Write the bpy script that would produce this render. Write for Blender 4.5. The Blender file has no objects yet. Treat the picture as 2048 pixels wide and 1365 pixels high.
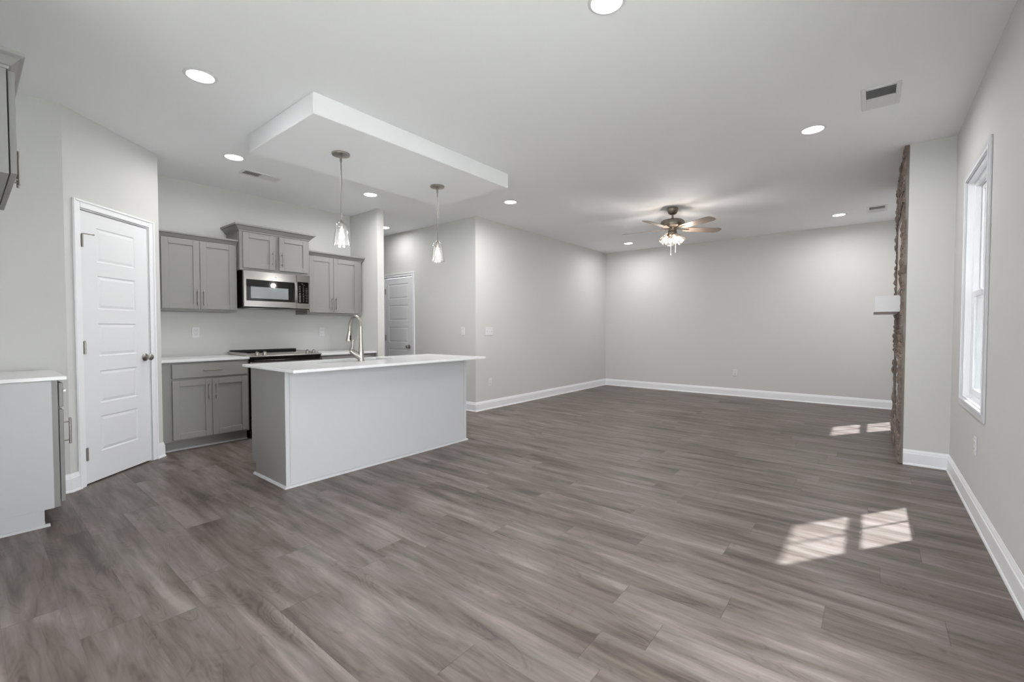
import bpy, bmesh, math, random
from mathutils import Matrix, Vector

# ------------------------------------------------------------------ camera, sky, sun, exposure
SC = bpy.context.scene
COL = SC.collection
R = math.radians
SC.view_settings.view_transform = 'Standard'
SC.view_settings.look = 'None'
SC.view_settings.gamma = 1.0
SC.view_settings.use_curve_mapping = False
SC.view_settings.exposure = 0.83

cam_data = bpy.data.cameras.new('camera')
cam = bpy.data.objects.new('camera', cam_data)
COL.objects.link(cam)
cam_data.sensor_fit = 'HORIZONTAL'
cam_data.sensor_width = 36.0
cam_data.lens = 36.0 * 891.5 / 2048.0
cam_data.clip_start = 0.05
cam.location = (0, 0, 1.17)
cam.rotation_euler = (R(90 - 1.54), R(0.0), R(38.95))
SC.camera = cam

world = bpy.data.worlds.new('sky')
SC.world = world
world.use_nodes = True
bg = world.node_tree.nodes['Background']
bg.inputs['Color'].default_value = (0.95, 0.975, 1.0, 1)
bg.inputs['Strength'].default_value = 7.0

sun_data = bpy.data.lights.new('sun', 'SUN')
sun_data.energy = 98.0
sun_data.angle = R(1.0)
sun_data.color = (0.95, 0.98, 1.0)
sun = bpy.data.objects.new('sun', sun_data)
COL.objects.link(sun)
sun.location = (4, 9, 9)
sun.rotation_euler = Vector((-0.452, -0.655, -1.0)).to_track_quat('-Z', 'Y').to_euler()


def portal(name, loc, direction, sx, sy):
    d = bpy.data.lights.new(name, 'AREA')
    d.shape = 'RECTANGLE'
    d.size, d.size_y = sx, sy
    d.cycles.is_portal = True
    o = bpy.data.objects.new(name, d)
    COL.objects.link(o)
    o.location = loc
    o.rotation_euler = Vector(direction).to_track_quat('-Z', 'Z').to_euler()
    return o


H = 2.743

# ------------------------------------------------------------------ materials


def srgb(r, g, b):
    f = lambda c: c / 12.92 if c <= 0.04045 else ((c + 0.055) / 1.055) ** 2.4
    return (f(r / 255.0), f(g / 255.0), f(b / 255.0), 1)


def mat(name, color, rough=0.5, metal=0.0, spec=0.5, noise=None, bump=None, emit=None):
    """noise=(scale, amount) mottles the colour, bump=(scale, strength)"""
    m = bpy.data.materials.new(name)
    m.use_nodes = True
    nt = m.node_tree
    b = nt.nodes['Principled BSDF']
    b.inputs['Base Color'].default_value = color
    b.inputs['Roughness'].default_value = rough
    b.inputs['Metallic'].default_value = metal
    b.inputs['Specular IOR Level'].default_value = spec
    tc = nt.nodes.new('ShaderNodeTexCoord')
    if noise:
        n = nt.nodes.new('ShaderNodeTexNoise')
        n.inputs['Scale'].default_value = noise[0]
        n.inputs['Detail'].default_value = 4
        nt.links.new(tc.outputs['Object'], n.inputs['Vector'])
        mx = nt.nodes.new('ShaderNodeMix')
        mx.data_type = 'RGBA'
        a = noise[1]
        mx.inputs['A'].default_value = tuple(c * (1 - a) for c in color[:3]) + (1,)
        mx.inputs['B'].default_value = tuple(min(1, c * (1 + a)) for c in color[:3]) + (1,)
        nt.links.new(n.outputs['Fac'], mx.inputs['Factor'])
        nt.links.new(mx.outputs['Result'], b.inputs['Base Color'])
    if bump:
        n = nt.nodes.new('ShaderNodeTexNoise')
        n.inputs['Scale'].default_value = bump[0]
        n.inputs['Detail'].default_value = 5
        nt.links.new(tc.outputs['Object'], n.inputs['Vector'])
        bp = nt.nodes.new('ShaderNodeBump')
        bp.inputs['Strength'].default_value = bump[1]
        bp.inputs['Distance'].default_value = 0.002
        nt.links.new(n.outputs['Fac'], bp.inputs['Height'])
        nt.links.new(bp.outputs['Normal'], b.inputs['Normal'])
    if emit:
        b.inputs['Emission Color'].default_value = emit[0]
        b.inputs['Emission Strength'].default_value = emit[1]
    return m


def brushed(name, color, rough=0.3, axis=2):
    m = mat(name, color, rough, 1.0)
    nt = m.node_tree
    b = nt.nodes['Principled BSDF']
    tc = nt.nodes.new('ShaderNodeTexCoord')
    mp = nt.nodes.new('ShaderNodeMapping')
    s = [220.0, 220.0, 220.0]
    s[axis] = 4.0
    mp.inputs['Scale'].default_value = s
    n = nt.nodes.new('ShaderNodeTexNoise')
    n.inputs['Scale'].default_value = 1.0
    nt.links.new(tc.outputs['Object'], mp.inputs['Vector'])
    nt.links.new(mp.outputs['Vector'], n.inputs['Vector'])
    mr = nt.nodes.new('ShaderNodeMapRange')
    mr.inputs['To Min'].default_value = rough * 0.75
    mr.inputs['To Max'].default_value = rough * 1.35
    nt.links.new(n.outputs['Fac'], mr.inputs['Value'])
    nt.links.new(mr.outputs['Result'], b.inputs['Roughness'])
    return m


def window_glass(name, tint=(1, 1, 1, 1), fac=0.06):
    m = bpy.data.materials.new(name)
    m.use_nodes = True
    nt = m.node_tree
    nt.nodes.clear()
    out = nt.nodes.new('ShaderNodeOutputMaterial')
    tr = nt.nodes.new('ShaderNodeBsdfTransparent')
    tr.inputs['Color'].default_value = tint
    gl = nt.nodes.new('ShaderNodeBsdfGlossy')
    gl.inputs['Roughness'].default_value = 0.02
    lw = nt.nodes.new('ShaderNodeLayerWeight')
    lw.inputs['Blend'].default_value = 0.25
    mx = nt.nodes.new('ShaderNodeMixShader')
    mr = nt.nodes.new('ShaderNodeMapRange')
    mr.inputs['To Min'].default_value = fac
    mr.inputs['To Max'].default_value = 0.6
    nt.links.new(lw.outputs['Facing'], mr.inputs['Value'])
    nt.links.new(mr.outputs['Result'], mx.inputs['Fac'])
    nt.links.new(tr.outputs[0], mx.inputs[1])
    nt.links.new(gl.outputs[0], mx.inputs[2])
    nt.links.new(mx.outputs[0], out.inputs['Surface'])
    return m


def seeded_glass(name, haze=0.22, color=(1, 1, 1, 1)):
    """thin clear glass with seeds and ripples"""
    m = bpy.data.materials.new(name)
    m.use_nodes = True
    nt = m.node_tree
    nt.nodes.clear()
    out = nt.nodes.new('ShaderNodeOutputMaterial')
    tr = nt.nodes.new('ShaderNodeBsdfTransparent')
    tr.inputs['Color'].default_value = color
    tl = nt.nodes.new('ShaderNodeBsdfTranslucent')
    tl.inputs['Color'].default_value = color
    gl = nt.nodes.new('ShaderNodeBsdfGlossy')
    gl.inputs['Roughness'].default_value = 0.05
    tc = nt.nodes.new('ShaderNodeTexCoord')
    vo = nt.nodes.new('ShaderNodeTexNoise')
    vo.inputs['Scale'].default_value = 90
    vo.inputs['Distortion'].default_value = 1.5
    nt.links.new(tc.outputs['Object'], vo.inputs['Vector'])
    mr = nt.nodes.new('ShaderNodeMapRange')
    mr.inputs['From Min'].default_value = 0.45
    mr.inputs['From Max'].default_value = 0.75
    mr.inputs['To Min'].default_value = haze * 0.4
    mr.inputs['To Max'].default_value = min(0.9, haze * 2.4)
    nt.links.new(vo.outputs['Fac'], mr.inputs['Value'])
    m1 = nt.nodes.new('ShaderNodeMixShader')
    nt.links.new(mr.outputs['Result'], m1.inputs['Fac'])
    nt.links.new(tr.outputs[0], m1.inputs[1])
    nt.links.new(tl.outputs[0], m1.inputs[2])
    lw = nt.nodes.new('ShaderNodeLayerWeight')
    lw.inputs['Blend'].default_value = 0.3
    m2 = nt.nodes.new('ShaderNodeMixShader')
    nt.links.new(lw.outputs['Facing'], m2.inputs['Fac'])
    nt.links.new(m1.outputs[0], m2.inputs[1])
    nt.links.new(gl.outputs[0], m2.inputs[2])
    nt.links.new(m2.outputs[0], out.inputs['Surface'])
    return m


def emitter(name, color, strength):
    m = bpy.data.materials.new(name)
    m.use_nodes = True
    nt = m.node_tree
    nt.nodes.clear()
    out = nt.nodes.new('ShaderNodeOutputMaterial')
    e = nt.nodes.new('ShaderNodeEmission')
    e.inputs['Color'].default_value = color
    e.inputs['Strength'].default_value = strength
    nt.links.new(e.outputs[0], out.inputs['Surface'])
    return m


def floor_material():
    m = bpy.data.materials.new('vinyl_planks')
    m.use_nodes = True
    nt = m.node_tree
    N = nt.nodes
    L = nt.links
    b = N['Principled BSDF']
    tc = N.new('ShaderNodeTexCoord')
    sp = N.new('ShaderNodeSeparateXYZ')
    L.new(tc.outputs['Object'], sp.inputs[0])

    def math_(op, a, b_=None, c=None):
        n = N.new('ShaderNodeMath')
        n.operation = op
        for i, v in enumerate((a, b_, c)):
            if v is None:
                continue
            if isinstance(v, (int, float)):
                n.inputs[i].default_value = v
            else:
                L.new(v, n.inputs[i])
        return n.outputs[0]

    def comb(x, y, z):
        n = N.new('ShaderNodeCombineXYZ')
        for i, v in enumerate((x, y, z)):
            if isinstance(v, (int, float)):
                n.inputs[i].default_value = v
            else:
                L.new(v, n.inputs[i])
        return n.outputs[0]

    def noise(vec, scale, detail=3, rough=0.55, dist=0.0):
        n = N.new('ShaderNodeTexNoise')
        n.inputs['Scale'].default_value = scale
        n.inputs['Detail'].default_value = detail
        n.inputs['Roughness'].default_value = rough
        n.inputs['Distortion'].default_value = dist
        L.new(vec, n.inputs['Vector'])
        return n.outputs['Fac']

    PW, PL = 0.183, 1.22
    yy = math_('DIVIDE', math_('ADD', sp.outputs['Y'], 0.108), PW)
    row = math_('FLOOR', yy)
    wn = N.new('ShaderNodeTexWhiteNoise')
    wn.noise_dimensions = '1D'
    L.new(row, wn.inputs['W'])
    xx = math_('ADD', math_('DIVIDE', sp.outputs['X'], PL), wn.outputs['Value'])
    colm = math_('FLOOR', xx)
    wid = N.new('ShaderNodeTexWhiteNoise')
    wid.noise_dimensions = '2D'
    L.new(comb(row, colm, 0), wid.inputs['Vector'])
    rnd = wid.outputs['Value']
    rnd2 = math_('FRACT', math_('MULTIPLY', rnd, 17.31))
    # grain space: stretched along the plank, shifted for each plank
    gx = math_('ADD', math_('MULTIPLY', sp.outputs['X'], 1.0), math_('MULTIPLY', rnd, 37.0))
    gy = math_('ADD', sp.outputs['Y'], math_('MULTIPLY', rnd2, 11.0))
    broad = noise(comb(math_('MULTIPLY', gx, 1.5), math_('MULTIPLY', gy, 11.0), rnd), 1.0, 3, 0.5, 0.6)
    field = noise(comb(math_('MULTIPLY', gx, 1.9), math_('MULTIPLY', gy, 8.0), math_('MULTIPLY', rnd, 5)), 1.0, 1.5, 0.45, 0.3)
    rings = math_('SINE', math_('MULTIPLY', field, 150.0))
    fine = noise(comb(math_('MULTIPLY', gx, 5.0), math_('MULTIPLY', gy, 160.0), rnd), 1.0, 3, 0.6)
    cloud = noise(comb(math_('MULTIPLY', gx, 3.0), math_('MULTIPLY', gy, 16.0), rnd2), 1.0, 4, 0.6, 0.4)
    # rings only where the low frequency field is high (cathedral and knots)
    mk = N.new('ShaderNodeMapRange')
    mk.inputs['From Min'].default_value = 0.50
    mk.inputs['From Max'].default_value = 0.72
    L.new(cloud, mk.inputs['Value'])
    ring_amt = math_('MULTIPLY', math_('MULTIPLY', rings, 0.10), mk.outputs['Result'])
    v = math_('MULTIPLY', math_('SUBTRACT', broad, 0.5), 1.45)
    v = math_('ADD', v, math_('MULTIPLY', math_('SUBTRACT', cloud, 0.5), -0.75))
    v = math_('ADD', v, ring_amt)
    # thin dark veins that follow the contours of the slow field
    vein = N.new('ShaderNodeMapRange')
    vein.inputs['From Min'].default_value = 0.0
    vein.inputs['From Max'].default_value = 0.10
    vein.inputs['To Min'].default_value = 1.0
    vein.inputs['To Max'].default_value = 0.0
    L.new(math_('ABSOLUTE', math_('SUBTRACT', math_('FRACT', math_('MULTIPLY', field, 7.0)), 0.5)), vein.inputs['Value'])
    v = math_('SUBTRACT', v, math_('MULTIPLY', math_('MULTIPLY', vein.outputs['Result'], 0.22), cloud))
    # knots
    vor = N.new('ShaderNodeTexVoronoi')
    vor.inputs['Scale'].default_value = 1.0
    vor.inputs['Randomness'].default_value = 1.0
    L.new(comb(math_('ADD', math_('MULTIPLY', gx, 1.7), math_('MULTIPLY', cloud, 0.16)), math_('ADD', math_('MULTIPLY', gy, 4.6), math_('MULTIPLY', broad, 0.30)), math_('MULTIPLY', rnd, 3.0)), vor.inputs['Vector'])
    kd = vor.outputs['Distance']
    kmask = N.new('ShaderNodeMapRange')
    kmask.inputs['From Min'].default_value = 0.06
    kmask.inputs['From Max'].default_value = 0.30
    kmask.inputs['To Min'].default_value = 1.0
    kmask.inputs['To Max'].default_value = 0.0
    L.new(kd, kmask.inputs['Value'])
    krings = math_('MULTIPLY', math_('SINE', math_('ADD', math_('MULTIPLY', kd, 80.0), math_('MULTIPLY', field, 60.0))), 0.06)
    v = math_('ADD', v, math_('MULTIPLY', math_('SUBTRACT', krings, 0.16), kmask.outputs['Result']))
    streak = noise(comb(math_('MULTIPLY', gx, 2.2), math_('MULTIPLY', gy, 46.0), math_('MULTIPLY', rnd, 7.0)), 1.0, 4, 0.62, 0.3)
    v = math_('ADD', v, math_('MULTIPLY', math_('SUBTRACT', streak, 0.5), 0.55))
    v = math_('ADD', v, math_('MULTIPLY', math_('SUBTRACT', fine, 0.5), 0.26))
    v = math_('ADD', v, math_('MULTIPLY', math_('SUBTRACT', rnd2, 0.5), 0.22))
    v = math_('ADD', v, 0.5)
    ramp = N.new('ShaderNodeValToRGB')
    cr = ramp.color_ramp
    cr.elements[0].position = 0.10
    cr.elements[0].color = srgb(74, 65, 60)
    cr.elements[1].position = 0.95
    cr.elements[1].color = srgb(141, 131, 127)
    e = cr.elements.new(0.38)
    e.color = srgb(100, 90, 84)
    e = cr.elements.new(0.62)
    e.color = srgb(116, 107, 103)
    L.new(v, ramp.inputs['Fac'])
    hue = N.new('ShaderNodeMix')
    hue.data_type = 'RGBA'
    hue.blend_type = 'MULTIPLY'
    hue.inputs['Factor'].default_value = 1.0
    tint = N.new('ShaderNodeMix')
    tint.data_type = 'RGBA'
    tint.inputs['A'].default_value = (0.975, 1.005, 0.985, 1)
    tint.inputs['B'].default_value = (1.03, 0.995, 1.0, 1)
    hn = N.new('ShaderNodeMapRange')
    hn.inputs['From Min'].default_value = 0.35
    hn.inputs['From Max'].default_value = 0.65
    L.new(noise(comb(math_('MULTIPLY', gx, 2.3), math_('MULTIPLY', gy, 9.0), 3.7), 1.0, 3), hn.inputs['Value'])
    L.new(hn.outputs['Result'], tint.inputs['Factor'])
    L.new(ramp.outputs['Color'], hue.inputs['A'])
    L.new(tint.outputs['Result'], hue.inputs['B'])
    # seams
    fy = math_('ABSOLUTE', math_('SUBTRACT', math_('FRACT', yy), 0.5))
    fx = math_('ABSOLUTE', math_('SUBTRACT', math_('FRACT', xx), 0.5))
    sy = math_('GREATER_THAN', fy, 0.5 - 0.0011 / PW)
    sx = math_('GREATER_THAN', fx, 0.5 - 0.0012 / PL)
    seam = math_('MAXIMUM', math_('MULTIPLY', sy, 0.16), math_('MULTIPLY', sx, 0.5))
    mx = N.new('ShaderNodeMix')
    mx.data_type = 'RGBA'
    mx.inputs['B'].default_value = srgb(48, 42, 41)
    L.new(seam, mx.inputs['Factor'])
    L.new(hue.outputs['Result'], mx.inputs['A'])
    L.new(mx.outputs['Result'], b.inputs['Base Color'])
    mr = N.new('ShaderNodeMapRange')
    mr.inputs['To Min'].default_value = 0.34
    mr.inputs['To Max'].default_value = 0.50
    L.new(fine, mr.inputs['Value'])
    L.new(mr.outputs['Result'], b.inputs['Roughness'])
    b.inputs['Specular IOR Level'].default_value = 0.4
    bp = N.new('ShaderNodeBump')
    bp.inputs['Strength'].default_value = 0.25
    bp.inputs['Distance'].default_value = 0.001
    hgt = math_('SUBTRACT', math_('MULTIPLY', fine, 0.4), seam)
    L.new(hgt, bp.inputs['Height'])
    L.new(bp.outputs['Normal'], b.inputs['Normal'])
    return m


def stone_material():
    m = bpy.data.materials.new('ledge_stone')
    m.use_nodes = True
    nt = m.node_tree
    N, L = nt.nodes, nt.links
    b = N['Principled BSDF']
    b.inputs['Roughness'].default_value = 0.9
    tc = N.new('ShaderNodeTexCoord')
    n1 = N.new('ShaderNodeTexNoise')
    n1.inputs['Scale'].default_value = 9
    n1.inputs['Detail'].default_value = 6
    n1.inputs['Roughness'].default_value = 0.65
    L.new(tc.outputs['Object'], n1.inputs['Vector'])
    ramp = N.new('ShaderNodeValToRGB')
    cr = ramp.color_ramp
    cr.elements[0].position = 0.28
    cr.elements[0].color = srgb(78, 69, 64)
    cr.elements[1].position = 0.72
    cr.elements[1].color = srgb(158, 144, 134)
    e = cr.elements.new(0.5)
    e.color = srgb(120, 106, 97)
    L.new(n1.outputs['Fac'], ramp.inputs['Fac'])
    L.new(ramp.outputs['Color'], b.inputs['Base Color'])
    n2 = N.new('ShaderNodeTexNoise')
    n2.inputs['Scale'].default_value = 35
    n2.inputs['Detail'].default_value = 6
    L.new(tc.outputs['Object'], n2.inputs['Vector'])
    bp = N.new('ShaderNodeBump')
    bp.inputs['Strength'].default_value = 0.6
    bp.inputs['Distance'].default_value = 0.01
    L.new(n2.outputs['Fac'], bp.inputs['Height'])
    L.new(bp.outputs['Normal'], b.inputs['Normal'])
    return m


M = {}
M['wall'] = mat('wall_paint', srgb(209, 209, 207), 0.75, spec=0.25, noise=(1.3, 0.008), bump=(180, 0.08))
M['ceiling'] = mat('ceiling_paint', srgb(244, 245, 248), 0.85, spec=0.2, bump=(120, 0.1))
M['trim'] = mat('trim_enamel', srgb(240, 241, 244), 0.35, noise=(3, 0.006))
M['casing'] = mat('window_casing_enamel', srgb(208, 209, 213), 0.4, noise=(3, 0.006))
M['door'] = mat('door_enamel', srgb(232, 233, 236), 0.4, noise=(3, 0.006))
M['floor'] = floor_material()
M['cab'] = mat('gray_cabinet_paint', srgb(139, 138, 136), 0.42, noise=(6, 0.02))
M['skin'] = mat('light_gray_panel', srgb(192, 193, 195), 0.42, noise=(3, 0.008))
M['quartz'] = mat('white_quartz', srgb(230, 231, 232), 0.18, noise=(14, 0.012))
M['nickel'] = brushed('brushed_nickel', srgb(166, 162, 157), 0.30)
M['steel'] = brushed('stainless_steel', srgb(196, 193, 190), 0.17, axis=1)
M['sinksteel'] = brushed('sink_steel', srgb(190, 190, 190), 0.35, axis=1)
M['fanmetal'] = brushed('fan_nickel', srgb(140, 132, 122), 0.38)
M['blade'] = mat('fan_blade_laminate', srgb(142, 126, 113), 0.4, noise=(8, 0.06))
M['black'] = mat('black_enamel', srgb(18, 18, 18), 0.35, noise=(8, 0.05))
M['blackglass'] = mat('black_glass', srgb(8, 8, 9), 0.05, spec=0.6, noise=(4, 0.02))
M['screen'] = mat('oven_window_glass', srgb(140, 144, 148), 0.06, spec=0.7, noise=(60, 0.03))
M['print'] = mat('keypad_print', srgb(150, 150, 150), 0.6, noise=(10, 0.02))
M['plate'] = mat('white_plastic', srgb(224, 224, 226), 0.35, noise=(5, 0.01))
M['slot'] = mat('dark_slot', srgb(120, 120, 120), 0.7, noise=(5, 0.02))
M['duct'] = mat('duct_interior', srgb(140, 140, 142), 0.9, noise=(5, 0.05))
M['lens'] = emitter('lamp_lens', (1.0, 0.985, 0.98, 1), 14.0)
M['bulb'] = emitter('pendant_bulb', (1.0, 0.97, 0.92, 1), 6.0)
M['fanbulb'] = emitter('fan_bulb', (1.0, 0.93, 0.86, 1), 5.0)
M['shade'] = seeded_glass('seeded_glass', 0.03)
M['fanshade'] = seeded_glass('fan_shade_glass', 0.01, (1.0, 0.95, 0.9, 1))
M['winglass'] = window_glass('window_glass', (0.38, 0.38, 0.38, 1))
M['doorglass'] = window_glass('patio_glass')
M['vinyl'] = mat('window_vinyl', srgb(236, 237, 240), 0.35, noise=(5, 0.005))
M['stone'] = stone_material()
M['mortar'] = mat('gray_mortar', srgb(136, 132, 126), 0.95, noise=(14, 0.18), bump=(60, 0.5))
M['mantel'] = mat('mantel_enamel', srgb(222, 223, 225), 0.45, noise=(4, 0.01))
M['panelboard'] = mat('blank_panel', srgb(206, 196, 190), 0.6, noise=(4, 0.02))
M['ground'] = mat('outside_ground', srgb(112, 113, 108), 0.9, noise=(2, 0.06))

# ------------------------------------------------------------------ mesh helpers


class MB:
    def __init__(self, matrix=None):
        self.bm = bmesh.new()
        self.M = matrix or Matrix.Identity(4)

    def _add(self, verts, faces, smooth=False):
        vs = [self.bm.verts.new(self.M @ Vector(v)) for v in verts]
        for f in faces:
            try:
                fc = self.bm.faces.new([vs[i] for i in f])
                fc.smooth = smooth
            except ValueError:
                pass
        return vs

    def box(self, x0, x1, y0, y1, z0, z1, bev=0.0, seg=1):
        x0, x1 = min(x0, x1), max(x0, x1)
        y0, y1 = min(y0, y1), max(y0, y1)
        z0, z1 = min(z0, z1), max(z0, z1)
        v = [(x, y, z) for x in (x0, x1) for y in (y0, y1) for z in (z0, z1)]
        f = [(0, 1, 3, 2), (4, 6, 7, 5), (0, 4, 5, 1), (2, 3, 7, 6), (0, 2, 6, 4), (1, 5, 7, 3)]
        if not bev:
            self._add(v, f)
            return self
        t = bmesh.new()
        tv = [t.verts.new(p) for p in v]
        for q in f:
            t.faces.new([tv[i] for i in q])
        bmesh.ops.bevel(t, geom=t.edges[:], offset=bev, segments=seg, profile=0.5, affect='EDGES')
        t.verts.index_update()
        self._add([p.co.copy() for p in t.verts], [[p.index for p in q.verts] for q in t.faces], seg > 1)
        t.free()
        return self

    def rings(self, rings, close=True, cap=True, smooth=True):
        """loft a list of equal-length vertex rings"""
        n = len(rings[0])
        verts = [p for r in rings for p in r]
        faces = []
        for i in range(len(rings) - 1):
            for j in range(n if close else n - 1):
                k = (j + 1) % n
                faces.append((i * n + j, i * n + k, (i + 1) * n + k, (i + 1) * n + j))
        vs = self._add(verts, faces, smooth)
        if cap:
            for r in (vs[:n], vs[-n:]):
                try:
                    self.bm.faces.new(r)
                except ValueError:
                    pass
        return self

    def lathe(self, prof, center=(0, 0, 0), seg=32, rot=None, cap=False, smooth=True):
        c = Vector(center)
        rs = []
        for r, z in prof:
            ring = []
            for k in range(seg):
                a = 2 * math.pi * k / seg
                p = Vector((r * math.cos(a), r * math.sin(a), z))
                if rot:
                    p = rot @ p
                ring.append(c + p)
            rs.append(ring)
        return self.rings(rs, True, cap, smooth)

    def tube(self, pts, rad, seg=12, cap=True):
        pts = [Vector(p) for p in pts]
        rads = rad if isinstance(rad, (list, tuple)) else [rad] * len(pts)
        rs = []
        up = None
        for i, p in enumerate(pts):
            d = (pts[min(i + 1, len(pts) - 1)] - pts[max(i - 1, 0)]).normalized()
            if up is None:
                up = Vector((0, 0, 1)) if abs(d.z) < 0.9 else Vector((1, 0, 0))
            a = d.cross(up)
            if a.length < 1e-5:
                a = d.orthogonal()
            a.normalize()
            b = d.cross(a).normalized()
            up = -b if False else a.cross(d).normalized()
            b = up
            rs.append([p + rads[i] * (math.cos(2 * math.pi * k / seg) * a + math.sin(2 * math.pi * k / seg) * b) for k in range(seg)])
        return self.rings(rs, True, cap)

    def prism(self, poly, axis_from, axis_to):
        """poly: list of 3D offset vectors; extruded between two points"""
        a, b = Vector(axis_from), Vector(axis_to)
        return self.rings([[a + Vector(p) for p in poly], [b + Vector(p) for p in poly]], True, True, False)

    def quad(self, a, b, c, d):
        self._add([a, b, c, d], [(0, 1, 2, 3)])
        return self

    def build(self, name, material, parent=None, origin=None, sharp=True):
        bmesh.ops.remove_doubles(self.bm, verts=self.bm.verts[:], dist=1e-6)
        bmesh.ops.recalc_face_normals(self.bm, faces=self.bm.faces[:])
        off = Vector((0, 0, 0))
        if parent is not None:
            off = Vector(parent.get('_w', (0, 0, 0)))
        if origin is not None:
            org = Vector(origin)
        elif parent is None:
            org = Vector((0, 0, 0))
        else:
            org = off
        bmesh.ops.translate(self.bm, verts=self.bm.verts[:], vec=-org)
        me = bpy.data.meshes.new(name)
        self.bm.to_mesh(me)
        self.bm.free()
        me.materials.append(material)
        if any(p.use_smooth for p in me.polygons):
            try:
                me.set_sharp_from_angle(angle=R(38))
            except Exception:
                pass
        o = bpy.data.objects.new(name, me)
        COL.objects.link(o)
        if parent is not None:
            o.parent = parent
        o.location = org - off
        o['_w'] = tuple(org)
        return o


def thing(name, label, cat, loc, group=None):
    o = bpy.data.objects.new(name, None)
    o.empty_display_size = 0.05
    COL.objects.link(o)
    o.location = loc
    o['_w'] = tuple(loc)
    o['label'] = label
    o['category'] = cat
    if group:
        o['group'] = group
    return o


def tag(o, label, cat, group=None):
    o['label'] = label
    o['category'] = cat
    if group:
        o['group'] = group
    return o


def struct(o, label=None):
    o['kind'] = 'structure'
    if label:
        o['label'] = label
    return o


def struct_root(name, loc, label=None):
    o = bpy.data.objects.new(name, None)
    o.empty_display_size = 0.05
    COL.objects.link(o)
    o.location = loc
    o['_w'] = tuple(loc)
    return struct(o, label)


def copy_tree(root, loc, label, extra=None):
    """copy a thing with its parts and their sub-parts"""
    r = root.copy()
    COL.objects.link(r)
    r.location = loc
    r['_w'] = tuple(loc)
    r['label'] = label

    def rec(src, dst):
        for ch in list(src.children):
            if ch.type == 'LIGHT':
                continue
            c = ch.copy()
            COL.objects.link(c)
            c.parent = dst
            rec(ch, c)
    rec(root, r)
    return r


# ------------------------------------------------------------------ the shell
XR, YC, XC, YF, XL, YH, XK = 0.512, 5.118, 0.223, 8.477, -4.336, 4.55, -5.697
T = 0.12
XE = XR + 0.15           # outer face of the right wall

mb = MB()
mb.box(-7.5, XE, -2.55, YF + T, -0.08, 0.0)
struct(mb.build('floor', M['floor']), 'gray-brown wood-look plank floor')

mb = MB()
mb.box(-7.5, XE, -2.55, YF + T, H, H + 0.1)
struct(mb.build('ceiling', M['ceiling']), 'flat white ceiling')

# right wall with three openings
W1 = (3.735, 4.545)
W2 = (7.185, 7.995)
WZ = (0.68, 2.215)
PD = (0.30, 1.95)
PZ = 2.06
mb = MB()
ys = [-2.4, PD[0], PD[1], W1[0], W1[1], W2[0], W2[1], YF]
for a, b in ((-2.4, PD[0]), (PD[1], W1[0]), (W1[1], W2[0]), (W2[1], YF)):
    mb.box(XR, XE, a, b, 0, H)
mb.box(XR, XE, PD[0], PD[1], PZ, H)
for w in (W1, W2):
    mb.box(XR, XE, w[0], w[1], 0, WZ[0])
    mb.box(XR, XE, w[0], w[1], WZ[1], H)
struct(mb.build('wall_right', M['wall']))

mb = MB()
mb.box(XL - T, XE, YF, YF + T, 0, H)
struct(mb.build('wall_far', M['wall']))

mb = MB()
mb.box(XL - T, XL, YH, YF, 0, H)
struct(mb.build('wall_left_living', M['wall']))

# hall wall with a door opening
HD = (-6.455, -5.728)
HZ = 2.02
mb = MB()
mb.box(-7.4, HD[0], YH, YH + T, 0, H)
mb.box(HD[1], XL - T, YH, YH + T, 0, H)
mb.box(HD[0], HD[1], YH, YH + T, HZ, H)
struct(mb.build('wall_hall', M['wall']))

mb = MB()
mb.box(-7.5, -7.4, 3.44, YH + T, 0, H)
struct(mb.build('wall_hall_end', M['wall']))

# wall between kitchen and hall (its end stands free beside the cabinets)
mb = MB()
mb.box(-7.4, -5.055, 3.45, 3.55, 0, H)
struct(mb.build('wall_kitchen_end', M['wall']))

mb = MB()
mb.box(XK - T, XK, -0.35, 3.45, 0, H)
struct(mb.build('wall_kitchen', M['wall']))

# pantry: side wall, diagonal wall with door, left wall
P0 = Vector((-5.047, 1.149, 0))
P1 = Vector((-4.445, 0.474, 0))
mb = MB()
mb.box(XK, -5.12, 1.04, 1.149, 0, H)
mb._add([(-5.12, 1.04, 0), (-5.12, 1.149, 0), (-5.047, 1.149, 0), (-5.12, 1.04, H), (-5.12, 1.149, H), (-5.047, 1.149, H)],
        [(0, 1, 2), (3, 5, 4), (0, 3, 4, 1), (1, 4, 5, 2), (2, 5, 3, 0)])
struct(mb.build('wall_pantry_side', M['wall']))

ut = (P1 - P0).normalized()
un = Vector((-ut.y, ut.x, 0))
if un.dot(-P0) < 0:
    un = -un
PM = Matrix(((ut.x, un.x, 0, P0.x), (ut.y, un.y, 0, P0.y), (0, 0, 1, 0), (0, 0, 0, 1)))
PLEN = (P1 - P0).length
DO = (0.135, 0.782)
DZ = 2.055
mb = MB(PM)
mb.box(0.0, DO[0], -0.11, 0, 0, H)
mb.box(DO[1], PLEN, -0.11, 0, 0, H)
mb.box(DO[0], DO[1], -0.11, 0, DZ, H)
struct(mb.build('wall_pantry', M['wall']))

mb = MB()
mb.box(-4.56, P1.x, -0.22, P1.y - 0.0, 0, H)
struct(mb.build('wall_left', M['wall']))

mb = MB()
mb.box(XK, -2.58, -0.34, -0.22, 0, H)
struct(mb.build('wall_near', M['wall']))
mb = MB()
mb.box(-2.70, -2.58, -2.4, -0.34, 0, H)
struct(mb.build('wall_near_side', M['wall']))
BW = (-2.0, 0.25)
mb = MB()
mb.box(-2.70, BW[0], -2.52, -2.4, 0, H)
mb.box(BW[1], XE, -2.52, -2.4, 0, H)
mb.box(BW[0], BW[1], -2.52, -2.4, 2.06, H)
struct(mb.build('wall_back', M['wall']))

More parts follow.
